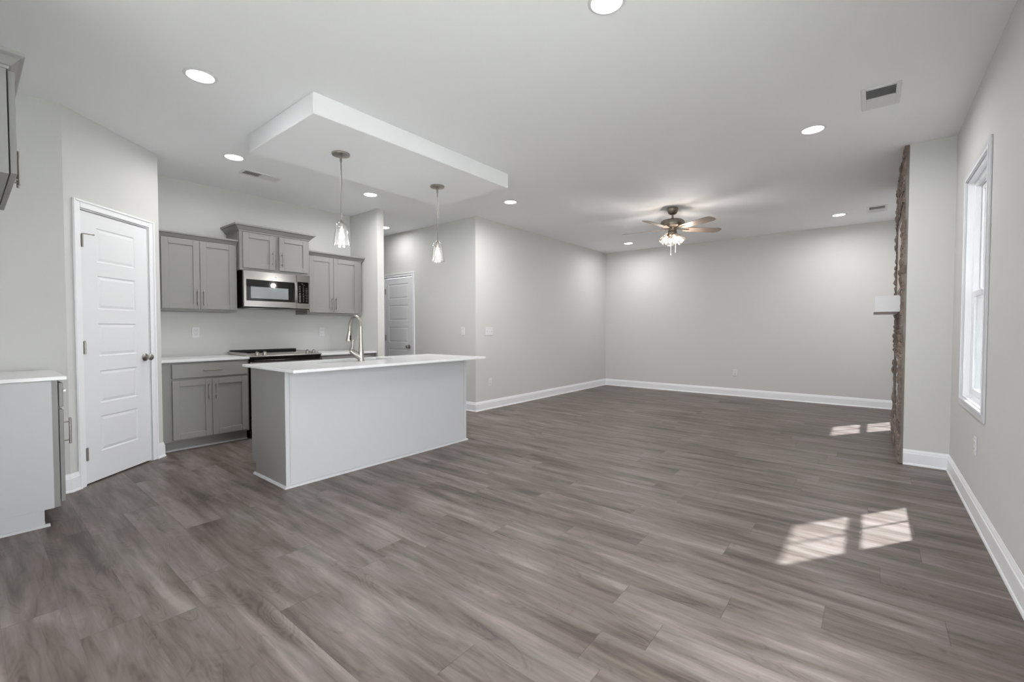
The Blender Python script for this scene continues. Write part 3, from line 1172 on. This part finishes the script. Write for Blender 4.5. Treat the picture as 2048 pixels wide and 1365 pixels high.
# side body and lever, leaning away from the spout column
d = Vector((-0.62, -0.78, 0)).normalized()
mb.tube([Vector((FX, FY, IZ + 0.028)), Vector((FX, FY, IZ + 0.046)) + d * 0.022, Vector((FX, FY, IZ + 0.078)) + d * 0.062, Vector((FX, FY, IZ + 0.094)) + d * 0.084], [0.026, 0.0295, 0.0275, 0.022], 16)
mb.build('valve_body', M['nickel'], fau)
mb = MB()
p = Vector((FX, FY, IZ)) + d * 0.082
mb.tube([p + Vector((0, 0, 0.088)), p - d * 0.006 + Vector((0, 0, 0.115)), p - d * 0.012 + Vector((0, 0, 0.14)), p - d * 0.012 + Vector((0, 0, 0.165)), p - d * 0.016 + Vector((0, 0, 0.19))],
        [0.018, 0.014, 0.008, 0.0065, 0.0055], 12)
mb.build('lever', M['nickel'], fau)

# ------------------------------------------------------------------ range
RY0, RY1 = 1.910, 2.671
RF = XK + 0.615
rng = thing('range', 'slide-in stainless range with black cooktop between the base cabinets', 'stove', ((XK + RF) / 2, (RY0 + RY1) / 2, 0))
mb = MB()
mb.box(XK + 0.03, RF - 0.03, RY0 + 0.002, RY1 - 0.002, 0.10, 0.872)
mb.build('body', M['black'], rng)
mb = MB()
mb.box(XK + 0.05, RF - 0.09, RY0 + 0.02, RY1 - 0.02, 0.0, 0.0995)
mb.build('plinth', M['black'], rng)
mb = MB()
mb.box(RF - 0.0295, RF, RY0 + 0.004, RY1 - 0.004, 0.105, 0.225, 0.004)
mb.build('storage_drawer', M['steel'], rng)
mb = MB()
mb.box(RF - 0.0295, RF + 0.004, RY0 + 0.004, RY1 - 0.004, 0.23, 0.824, 0.004)
dr = mb.build('oven_door', M['steel'], rng)
mb = MB()
mb.box(RF + 0.0045, RF + 0.006, RY0 + 0.09, RY1 - 0.09, 0.32, 0.67)
mb.build('oven_window', M['blackglass'], dr)
mb = MB()
mb.tube([(RF + 0.05, RY0 + 0.05, 0.785), (RF + 0.05, RY1 - 0.05, 0.785)], 0.011, 14)
for y in (RY0 + 0.07, RY1 - 0.07):
    mb.tube([(RF + 0.004, y, 0.785), (RF + 0.05, y, 0.785)], 0.009, 10)
mb.build('handle', M['steel'], dr)
mb = MB()   # dark control face under the steel lip
sec = [(RF - 0.0295, 0.829), (RF + 0.012, 0.829), (RF + 0.030, 0.872), (RF - 0.0295, 0.872)]
mb.rings([[(x, RY0 + 0.004, z) for x, z in sec], [(x, RY1 - 0.004, z) for x, z in sec]], True, True, False)
mb.build('control_face', M['blackglass'], rng)
mb = MB()   # steel control deck sloping along the front
sec = [(RF - 0.10, 0.873), (RF + 0.036, 0.873), (RF + 0.036, 0.880), (RF + 0.030, 0.886), (RF - 0.10, 0.908)]
mb.rings([[(x, RY0 - 0.0015, z) for x, z in sec], [(x, RY1 + 0.0015, z) for x, z in sec]], True, True, False)
mb.build('control_deck', M['steel'], rng)
mb = MB()
mb.box(XK + 0.02, RF - 0.1005, RY0 + 0.012, RY1 - 0.012, 0.873, 0.902)
mb.build('cooktop', M['blackglass'], rng)
mb = MB()
mb.box(XK + 0.02, RF - 0.1005, RY0 - 0.0015, RY0 + 0.0115, 0.880, 0.912, 0.002)
mb.build('steel_rim', M['steel'], rng)
mb = MB()
mb.box(XK + 0.02, RF - 0.1005, RY1 - 0.0115, RY1 + 0.0015, 0.880, 0.906, 0.002)
mb.build('steel_rim', M['steel'], rng)
mb = MB()
mb.box(XK + 0.004, XK + 0.045, RY0 + 0.012, RY1 - 0.012, 0.9025, 0.928, 0.003)
mb.build('rear_vent', M['black'], rng)
for y in (RY0 + 0.078, RY0 + 0.155, RY1 - 0.135, RY1 - 0.062):
    mb = MB(Matrix.Translation((RF - 0.03, y, 0.897)) @ Matrix.Rotation(R(10), 4, 'Y'))
    mb.lathe([(0, -0.004), (0.024, -0.004), (0.024, 0.003), (0.021, 0.006), (0.0195, 0.022), (0.016, 0.028), (0, 0.028)], seg=20)
    mb.box(-0.017, 0.017, -0.004, 0.004, 0.026, 0.034, 0.001)
    mb.build('knob', M['nickel'], rng)

# ------------------------------------------------------------------ microwave
MY0, MY1, MZ0, MZ1 = 1.932, 2.660, 1.402, 1.809
MF = XK + 0.415
mw = thing('microwave', 'stainless over-the-range microwave with black glass door above the range', 'microwave', ((XK + MF) / 2, (MY0 + MY1) / 2, MZ0))
mb = MB()
mb.box(XK + 0.003, MF - 0.04, MY0, MY1, MZ0 + 0.012, MZ1, 0.002)
mb.build('body', M['black'], mw)
mb = MB()
mb.box(XK + 0.003, MF - 0.02, MY0 + 0.004, MY1 - 0.004, MZ0, MZ0 + 0.0115)
mb.build('underside', M['black'], mw)
for y in (MY0 + 0.16, MY1 - 0.16):
    mb = MB()
    mb.box(MF - 0.25, MF - 0.06, y - 0.09, y + 0.09, MZ0 - 0.004, MZ0 - 0.0005)
    mb.build('grease_filter', M['steel'], mw)
DY1 = MY1 - 0.160
GY0, GY1, GZ0, GZ1 = MY0 + 0.024, DY1 - 0.036, MZ0 + 0.082, MZ1 - 0.098
# steel door: frame in 4 bars around the dark glass
mb = MB()
mb.box(MF - 0.0395, MF, MY0, DY1, MZ0 + 0.012, GZ0, 0.003)
mb.box(MF - 0.0395, MF, MY0, DY1, GZ1, MZ1 - 0.001, 0.003)
mb.box(MF - 0.0395, MF, MY0, GY0, GZ0 - 0.003, GZ1 + 0.003)
mb.box(MF - 0.0395, MF - 0.004, GY1, DY1, GZ0 - 0.003, GZ1 + 0.003)
door = mb.build('door', M['steel'], mw)
mb = MB()
mb.box(MF - 0.03, MF - 0.001, GY0, GY1, GZ0, GZ1)
gls = mb.build('door_glass', M['blackglass'], door)
gls['label'] = 'black glass'
mb = MB()
mb.box(MF - 0.0008, MF + 0.0004, GY0 + 0.045, GY1 - 0.06, GZ0 + 0.025, GZ1 - 0.075, 0.0003)
mb.build('viewing_window', M['screen'], door)
mb = MB()
rs = []
for k in range(9):
    t_ = k / 8.0
    z = GZ0 - 0.004 + t_ * (GZ1 - GZ0 + 0.008)
    x = MF + 0.012 + 0.016 * math.sin(math.pi * t_) ** 0.6
    ya, yb = GY1 + 0.003, GY1 + 0.033
    rs.append([(x - 0.010, ya, z), (x - 0.001, ya + 0.002, z), (x, ya + 0.006, z), (x, yb - 0.006, z), (x - 0.001, yb - 0.002, z), (x - 0.010, yb, z)])
mb.rings(rs, True, True, False)
for z in (GZ0 + 0.008, GZ1 - 0.008):
    mb.box(MF - 0.005, MF + 0.012, GY1 + 0.008, GY1 + 0.028, z - 0.008, z + 0.008)
mb.build('handle', M['steel'], door)
mb = MB(Matrix.Translation((MF, (MY0 + DY1) / 2 + 0.05, MZ1 - 0.05)) @ Matrix.Rotation(R(90), 4, 'Y'))
mb.lathe([(0, 0), (0.010, 0), (0.010, 0.0008), (0.0085, 0.0012), (0, 0.0012)], seg=20)
mb.build('round_emblem', M['plate'], door)
mb = MB()
mb.box(MF - 0.0395, MF, DY1 + 0.003, MY1, MZ0 + 0.012, MZ1 - 0.001, 0.003)
cp = mb.build('control_panel', M['steel'], mw)
KY0, KY1, KZ0, KZ1 = DY1 + 0.010, MY1 - 0.018, MZ0 + 0.072, MZ1 - 0.082
mb = MB()
mb.box(MF - 0.001, MF + 0.0015, KY0, KY1, KZ0, KZ1, 0.001)
kp = mb.build('keypad', M['blackglass'], cp)
kp['label'] = 'black keypad with white markings'
mb = MB()
rnd = random.Random(4)
cols = [KY0 + 0.026, (KY0 + KY1) / 2 + 0.003, KY1 - 0.024]
for r_ in range(10):
    z = KZ1 - 0.052 - r_ * (KZ1 - KZ0 - 0.065) / 9.5
    for ci, y in enumerate(cols):
        if r_ < 1 and ci == 2:
            continue
        w = (0.013 if ci != 1 else 0.008) * rnd.uniform(0.65, 1.1)
        mb.box(MF + 0.0016, MF + 0.0021, y - w, y + w, z - 0.0017, z + 0.0017)
        if ci == 0 and r_ > 3:
            mb.box(MF + 0.0016, MF + 0.0021, y - w * 0.8, y + w * 0.9, z - 0.0095, z - 0.0062)
# clock digits outline on the display
for (a, b, c, d) in ((-0.022, -0.006, 0.0, 0.002), (-0.006, -0.004, -0.012, 0.002), (0.004, 0.018, -0.014, -0.012)):
    mb.box(MF + 0.0016, MF + 0.0021, (KY0 + KY1) / 2 + a, (KY0 + KY1) / 2 + b, KZ1 - 0.022 + c, KZ1 - 0.022 + d)
mb.build('keypad_markings', M['print'], cp)

# ------------------------------------------------------------------ outlets and switches


def plate_at(name, mtx, kind, label, cat):
    """v towards the room; origin at plate centre"""
    root = thing(name, label, cat, mtx.translation)
    w = {'outlet': 0.036, 'switch': 0.036, 'switch3': 0.082}[kind]
    mb = MB(mtx)
    mb.box(-w, w, 0.0003, 0.006, -0.0585, 0.0585, 0.003)
    mb.build('cover_plate', M['plate'], root)
    if kind == 'outlet':
        for s in (-1, 1):
            mb = MB(mtx)
            mb.box(-0.017, 0.017, 0.006, 0.0085, s * 0.0205 - 0.014, s * 0.0205 + 0.014, 0.003)
            soc = mb.build('socket', M['plate'], root)
            mb = MB(mtx)
            for u in (-0.0065, 0.0065):
                mb.box(u - 0.0012, u + 0.0012, 0.0084, 0.009, s * 0.0205 - 0.002, s * 0.0205 + 0.007)
            mb.box(-0.0025, 0.0025, 0.0084, 0.009, s * 0.0205 - 0.010, s * 0.0205 - 0.006)
            mb.build('slots', M['slot'], soc)
    else:
        us = [0.0] if kind == 'switch' else [-0.046, 0.0, 0.046]
        for u in us:
            mb = MB(mtx)
            mb.box(u - 0.0055, u + 0.0055, 0.006, 0.0075, -0.012, 0.012)
            mb.tube([(u, 0.006, -0.002), (u, 0.017, 0.007)], [0.0045, 0.0035], 8)
            mb.build('toggle', M['plate'], root)
    return root


def kx(x, y, z):     # on a wall facing +X
    return Matrix(((0, 1, 0, x), (1, 0, 0, y), (0, 0, 1, z), (0, 0, 0, 1)))


def ky(x, y, z):     # on a wall facing -Y
    return Matrix(((1, 0, 0, x), (0, -1, 0, y), (0, 0, 1, z), (0, 0, 0, 1)))


def kl(x, y, z):     # on a wall facing -X
    return Matrix(((0, -1, 0, x), (1, 0, 0, y), (0, 0, 1, z), (0, 0, 0, 1)))


plate_at('wall_outlet', kx(XK, 1.60, 1.134), 'outlet', 'white outlet above the countertop left of the range', 'outlet')
plate_at('wall_outlet', kx(XK, 3.02, 1.133), 'outlet', 'white outlet above the countertop right of the range', 'outlet')
plate_at('light_switch', ky(-4.585, YH, 1.138), 'switch', 'white single light switch on the shaded hall wall', 'switch')
plate_at('light_switch', kx(XL, 4.83, 1.137), 'switch3', 'white triple light switch on the bright living room side wall', 'switch')
plate_at('wall_outlet', kx(XL, 4.85, 0.395), 'outlet', 'white outlet low on the side wall beyond the island', 'outlet')
plate_at('wall_outlet', ky(-1.85, YF, 0.41), 'outlet', 'white outlet low on the far living room wall', 'outlet')
plate_at('wall_outlet', kl(XR, 3.946, 0.444), 'outlet', 'white outlet low on the right wall below the window', 'outlet')

def lamp_light(name, kind, power, loc, parent, size=0.05, color=(1, 0.985, 0.97)):
    d = bpy.data.lights.new(name, kind)
    d.energy = power
    d.color = color
    if kind == 'AREA':
        d.shape = 'DISK'
        d.size = size
        d.spread = R(172)
    else:
        d.shadow_soft_size = size
    o = bpy.data.objects.new(name, d)
    COL.objects.link(o)
    o.parent = parent
    o.location = Vector(loc) - Vector(parent['_w'])
    return o


# ------------------------------------------------------------------ recessed ceiling lights
spots = [(-3.272, 0.970, 'recessed ceiling light nearest the pantry door, large and round'),
         (-4.565, 1.605, 'recessed ceiling light beside the ceiling vent over the kitchen'),
         (-4.587, 3.044, 'recessed ceiling light between the two pendants, over the range side'),
         (-3.507, 4.309, 'recessed ceiling light beyond the right corner of the dropped ceiling box'),
         (-1.020, 1.985, 'recessed ceiling light cut by the top edge of the picture'),
         (-0.391, 4.252, 'recessed ceiling light on the right beside the large ceiling vent'),
         (-0.385, 7.631, 'recessed ceiling light near the small far vent by the stone'),
         (-3.506, 7.735, 'recessed ceiling light at the far left, left of the fan'),
         (-5.897, 4.157, 'recessed ceiling light in the hall, half behind the wall end')]
watts = [1.2, 4.5, 8.0, 11.5, 4.5, 8.0, 7.5, 6.5, 2.4]
proto = None
for (x, y, lab), watt in zip(spots, watts):
    if proto is None:
        proto = thing('recessed_light', lab, 'ceiling light', (x, y, H), 'recessed ceiling lights')
        mb = MB()
        mb.lathe([(0.070, -0.003), (0.074, -0.007), (0.084, -0.006), (0.090, -0.001), (0.090, -0.0004), (0.070, -0.0004), (0.070, -0.003)], (x, y, H), 40)
        mb.build('trim_ring', M['plate'], proto)
        mb = MB()
        mb.lathe([(0.0, -0.0045), (0.05, -0.0045), (0.0695, -0.0035), (0.0695, -0.001), (0, -0.001)], (x, y, H), 40)
        mb.build('lens', M['lens'], proto)
    else:
        can = copy_tree(proto, (x, y, H), lab)
    lamp_light('lamp_light', 'AREA', watt, (x, y, H - 0.008), proto if (x, y) == spots[0][:2] else can, 0.125)

# ------------------------------------------------------------------ ceiling vents


def vent(x0, x1, y0, y1, along, label):
    """along: axis the slats run along ('x' or 'y'); two banks with opposite tilt"""
    cx, cy = (x0 + x1) / 2, (y0 + y1) / 2
    root = thing('ceiling_vent', label, 'vent', (cx, cy, H), 'ceiling vents')
    f = 0.026
    mb = MB()
    z0, z1 = H - 0.007, H - 0.0003
    mb.box(x0, x0 + f, y0, y1, z0, z1, 0.002)
    mb.box(x1 - f, x1, y0, y1, z0, z1, 0.002)
    mb.box(x0 + f, x1 - f, y0, y0 + f, z0, z1, 0.002)
    mb.box(x0 + f, x1 - f, y1 - f, y1, z0, z1, 0.002)
    if along == 'x':
        mb.box(x0 + f, x1 - f, cy - 0.006, cy + 0.006, z0, z1)
    else:
        mb.box(x0 + f, x1 - f, cy - 0.006, cy + 0.006, z0, z1)
    mb.build('frame', M['plate'], root)
    mb = MB()
    mb.box(x0 + f, x1 - f, y0 + f, y1 - f, H - 0.0012, H - 0.0004)
    mb.build('duct_opening', M['duct'], root)
    for a, b, s in ((y0 + f, cy - 0.006, 1), (cy + 0.006, y1 - f, -1)):
        mb = MB()
        n = 9
        for i in range(n):
            t = a + (i + 0.5) * (b - a) / n
            h = 0.0052
            mb._add([(x0 + f, t - s * h * 1.15, H - 0.0075), (x1 - f, t - s * h * 1.15, H - 0.0075), (x1 - f, t + s * h * 1.15, H - 0.0016), (x0 + f, t + s * h * 1.15, H - 0.0016),
                     (x0 + f, t - s * h * 1.15, H - 0.0068), (x1 - f, t - s * h * 1.15, H - 0.0068), (x1 - f, t + s * h * 1.15, H - 0.0009), (x0 + f, t + s * h * 1.15, H - 0.0009)],
                    [(0, 1, 2, 3), (4, 7, 6, 5), (0, 4, 5, 1), (2, 6, 7, 3), (0, 3, 7, 4), (1, 5, 6, 2)])
        mb.build('louvers', M['plate'], root)
    return root


vent(-0.085, 0.120, 3.765, 4.120, 'x', 'white two-bank ceiling vent near the right recessed light')
vent(-4.985, -4.815, 1.780, 2.150, 'x', 'narrow white ceiling vent above the kitchen, near the dropped box')
vent(-0.085, 0.125, 7.380, 7.740, 'x', 'small-looking white ceiling vent far away beside the stone')

# ------------------------------------------------------------------ pendants
px, py, pz = -3.395, 1.980, 2.60
pen = thing('pendant_light', 'near left pendant light with seeded glass shade over the island', 'pendant light', (px, py, pz), 'pendant lights over the island')
mb = MB()
mb.lathe([(0, -0.0005), (0.070, -0.0005), (0.071, -0.006), (0.069, -0.014), (0.050, -0.018), (0.016, -0.022), (0.010, -0.030), (0, -0.030)], (px, py, pz), 40)
mb.build('canopy', M['nickel'], pen)
mb = MB()
mb.tube([(px, py, pz - 0.026), (px, py, pz - 0.545)], 0.0052, 12)
mb.tube([(px, py, pz - 0.026), (px, py, pz - 0.065)], 0.009, 12)
mb.build('rod', M['nickel'], pen)
mb = MB()
mb.lathe([(0, 0.0), (0.010, 0.0), (0.014, -0.008), (0.023, -0.020), (0.026, -0.034), (0.026, -0.060), (0.020, -0.075), (0, -0.075)], (px, py, pz - 0.540), 28)
mb.build('socket', M['nickel'], pen)
mb = MB()
mb.lathe([(0.018, -0.570), (0.040, -0.571), (0.0435, -0.576), (0.050, -0.62), (0.0575, -0.68), (0.0655, -0.742), (0.0672, -0.748), (0.0655, -0.750), (0.063, -0.743), (0.055, -0.68), (0.048, -0.62),
          (0.0415, -0.578), (0.038, -0.5735), (0.018, -0.5725)], (px, py, pz), 40)
mb.build('glass_shade', M['shade'], pen)
mb = MB()
mb.lathe([(0, -0.616), (0.012, -0.616), (0.013, -0.635), (0.020, -0.652), (0.023, -0.670), (0.020, -0.688), (0.012, -0.699), (0, -0.702)], (px, py, pz), 24)
mb.build('bulb', M['bulb'], pen)
pen2 = copy_tree(pen, (-3.41, 3.030, pz), 'far right pendant light with seeded glass shade over the island')
for p_ in (pen, pen2):
    lamp_light('lamp_light', 'POINT', 1.3, Vector(p_['_w']) + Vector((0, 0, -0.765)), p_, 0.03)

# ------------------------------------------------------------------ ceiling fan
fx, fy = -2.045, 5.850
fan = thing('ceiling_fan', 'five-blade nickel ceiling fan with four glass lights in the living room', 'ceiling fan', (fx, fy, H))
mb = MB()
mb.lathe([(0, -0.0005), (0.068, -0.0005), (0.070, -0.012), (0.066, -0.035), (0.054, -0.070), (0.036, -0.084), (0.020, -0.088), (0, -0.088)], (fx, fy, H), 36)
mb.build('canopy', M['fanmetal'], fan)
mb = MB()
mb.tube([(fx, fy, H - 0.085), (fx, fy, H - 0.165)], 0.0125, 16)
mb.lathe([(0, -0.130), (0.019, -0.130), (0.021, -0.152), (0.034, -0.160), (0, -0.160)], (fx, fy, H), 24)
mb.build('downrod', M['fanmetal'], fan)
mb = MB()
mb.lathe([(0, -0.155), (0.090, -0.156), (0.130, -0.163), (0.146, -0.178), (0.149, -0.200), (0.149, -0.230), (0.142, -0.246), (0.110, -0.258), (0.070, -0.264), (0.052, -0.272), (0.052, -0.300), (0.056, -0.305),
          (0.058, -0.340), (0.048, -0.356), (0, -0.360)], (fx, fy, H), 40)
mb.build('motor_housing', M['fanmetal'], fan)
zb = H - 0.282
for k in range(5):
    a = R(38.95 + 6 + 72 * k)
    FM = Matrix.Translation((fx, fy, zb)) @ Matrix.Rotation(a, 4, 'Z')
    mb = MB(FM)
    arm = [(0.050, -0.012), (0.100, -0.010), (0.135, -0.017), (0.165, -0.026), (0.215, -0.024), (0.215, 0.024), (0.165, 0.026), (0.135, 0.017), (0.100, 0.010), (0.050, 0.012)]
    mb.rings([[(x, y, 0.012 - 0.006 * (x > 0.12)) for x, y in arm], [(x, y, 0.008 - 0.006 * (x > 0.12) - 0.0) for x, y in arm]], True, True, False)
    arm_o = mb.build('blade_arm', M['fanmetal'], fan)
    mb = MB(FM @ Matrix.Translation((0, 0, 0.008)) @ Matrix.Rotation(R(-12), 4, 'X'))
    out = [(0.150, -0.042), (0.20, -0.055), (0.34, -0.063), (0.50, -0.066), (0.60, -0.064), (0.640, -0.052), (0.655, -0.025), (0.655, 0.025), (0.640, 0.052), (0.60, 0.064), (0.50, 0.066), (0.34, 0.063), (0.20, 0.055), (0.150, 0.042)]
    mb.rings([[(x, y, 0.003) for x, y in out], [(x, y, -0.003) for x, y in out]], True, True, False)
    mb.build('blade', M['blade'], fan)
for k in range(4):
    a = R(38.95 - 95 + 90 * k)
    LMx = Matrix.Translation((fx, fy, H - 0.345)) @ Matrix.Rotation(a, 4, 'Z') @ Matrix.Translation((0.046, 0, 0)) @ Matrix.Rotation(R(180 - 42), 4, 'Y')
    mb = MB(LMx)
    mb.lathe([(0, -0.02), (0.016, -0.02), (0.018, 0.015), (0.022, 0.030), (0.0, 0.034)], seg=20)
    s = mb.build('lamp_socket', M['fanmetal'], fan)
    mb = MB(LMx)
    mb.lathe([(0.021, 0.016), (0.030, 0.024), (0.041, 0.050), (0.049, 0.085), (0.058, 0.120), (0.0605, 0.125), (0.058, 0.127), (0.055, 0.120), (0.046, 0.085), (0.038, 0.050), (0.028, 0.027), (0.021, 0.020)], seg=30)
    mb.build('glass_shade', M['fanshade'], s)
    mb = MB(LMx)
    mb.lathe([(0, 0.034), (0.012, 0.035), (0.015, 0.050), (0.021, 0.066), (0.024, 0.082), (0.020, 0.099), (0.012, 0.112), (0, 0.113)], seg=20)
    mb.build('bulb', M['fanbulb'], s)
    lamp_light('lamp_light', 'POINT', 2.9, LMx @ Vector((0, 0, 0.150)), s, 0.035, (1, 0.97, 0.94))
for dx, dy, ln in ((-0.012, -0.02, 0.235), (0.035, 0.02, 0.20)):
    mb = MB()
    z = H - 0.355
    mb.tube([(fx + dx, fy + dy, z), (fx + dx, fy + dy, z - ln)], 0.0016, 6)
    mb.lathe([(0, 0), (0.004, -0.004), (0.006, -0.016), (0.005, -0.024), (0, -0.027)], (fx + dx, fy + dy, z - ln + 0.002), 12)
    mb.build('pull_chain', M['plate'], fan)

# ------------------------------------------------------------------ stone fireplace
SY0_, SY1_ = YC + 0.004, 6.63
fp = thing('fireplace', 'ledge stone fireplace veneer on the side of the chimney breast at right', 'fireplace', (XC, (SY0_ + SY1_) / 2, 0))
VX = 0.195
# openings in the stone: firebox and blank panel
FB = (5.46, 6.30, 0.26, 0.88)
BP = (5.46, 6.30, 1.56, 2.20)
MT = (5.345, 6.415, 1.322, 1.484)
mb = MB()
for a, b, c, d in ((SY0_, FB[0], 0.002, H - 0.002), (FB[1], SY1_, 0.002, H - 0.002), (FB[0], FB[1], 0.002, FB[2]), (FB[0], FB[1], FB[3], BP[2]), (FB[0], FB[1], BP[3], H - 0.002)):
    mb.box(VX, XC - 0.001, a, b, c, d)
mb.build('mortar_bed', M['mortar'], fp)
rnd = random.Random(11)
mb = MB()
z = 0.012
while z < H - 0.03:
    h = rnd.uniform(0.04, 0.095)
    h = min(h, H - 0.004 - z)
    y = SY0_ + rnd.uniform(0.0, 0.03)
    while y < SY1_ - 0.01:
        w = rnd.uniform(0.10, 0.32)
        w = min(w, SY1_ - y)
        if y + w > SY1_ - 0.06:
            w = SY1_ - y
        segs = [(y, y + w)]
        for op in (FB, BP, MT):
            if z + h > op[2] and z < op[3]:
                new = []
                for a, b in segs:
                    if b <= op[0] or a >= op[1]:
                        new.append((a, b))
                    else:
                        if a < op[0] - 0.03:
                            new.append((a, op[0]))
                        if b > op[1] + 0.03:
                            new.append((op[1], b))
                segs = new
        for a, b in segs:
            p = rnd.uniform(0.003, 0.021)
            j = lambda s=0.006: rnd.uniform(-s, s)
            a2, b2, c2, d2 = a + 0.003, b - 0.003, z + 0.003, z + h - 0.003
            near = a < SY0_ + 0.035
            xo = VX + (rnd.uniform(0.004, 0.019) if near else 0.006)
            if near:
                a2 = SY0_ - rnd.uniform(0.002, 0.009)
            back = [(xo, a2, c2), (xo, b2, c2), (xo, b2, d2), (xo, a2, d2)]
            nn = 3
            # front skin as a small grid with random heave
            g = []
            for iz in range(nn + 1):
                rowp = []
                for iy in range(nn + 1):
                    fyv, fz = iy / nn, iz / nn
                    edge = iy in (0, nn) or iz in (0, nn)
                    xx = VX - p * (0.45 if edge else 1.0) + j(0.0035)
                    rowp.append((xx, a2 + (b2 - a2) * fyv + j(0.004), c2 + (d2 - c2) * fz + j(0.003)))
                g.append(rowp)
            verts = back + [q for r_ in g for q in r_]
            m_ = nn + 1
            idx = lambda iz, iy: 4 + iz * m_ + iy
            faces = []
            for iz in range(nn):
                for iy in range(nn):
                    faces.append((idx(iz, iy), idx(iz, iy + 1), idx(iz + 1, iy + 1), idx(iz + 1, iy)))
            faces.append([0, 1] + [idx(0, i) for i in range(nn, -1, -1)])
            faces.append([3, 2] + [idx(nn, i) for i in range(nn, -1, -1)])
            faces.append([0, 3] + [idx(i, 0) for i in range(nn, -1, -1)])
            faces.append([1, 2] + [idx(i, nn) for i in range(nn, -1, -1)])
            faces.append((0, 1, 2, 3))
            mb._add(verts, faces)
        y += w
    z += h
mb.build('stone_veneer', M['stone'], fp)
mb = MB()
mb.box(VX + 0.004, XC - 0.001, FB[0], FB[1], FB[2], FB[3])
mb.build('firebox_glass', M['blackglass'], fp)['label'] = 'shiny black firebox glass'
mb = MB()
mb.box(VX + 0.002, XC - 0.001, BP[0], BP[1], BP[2], BP[3])
mb.build('blank_panel', M['panelboard'], fp)['label'] = 'smooth beige panel above the mantel'

man = thing('mantel_shelf', 'white box mantel shelf projecting from the stone fireplace', 'mantel', (0.09, 5.87, 1.325))
mb = MB()
mb.box(0.012, VX - 0.0005, 5.36, 6.40, 1.345, 1.478, 0.003)
mb.build('beam', M['mantel'], man)
mb = MB()
mb.box(0.006, VX - 0.0005, 5.352, 6.408, 1.328, 1.3445, 0.002)
mb.build('bottom_lip', M['mantel'], man)

for o in bpy.data.objects:
    if '_w' in o:
        del o['_w']
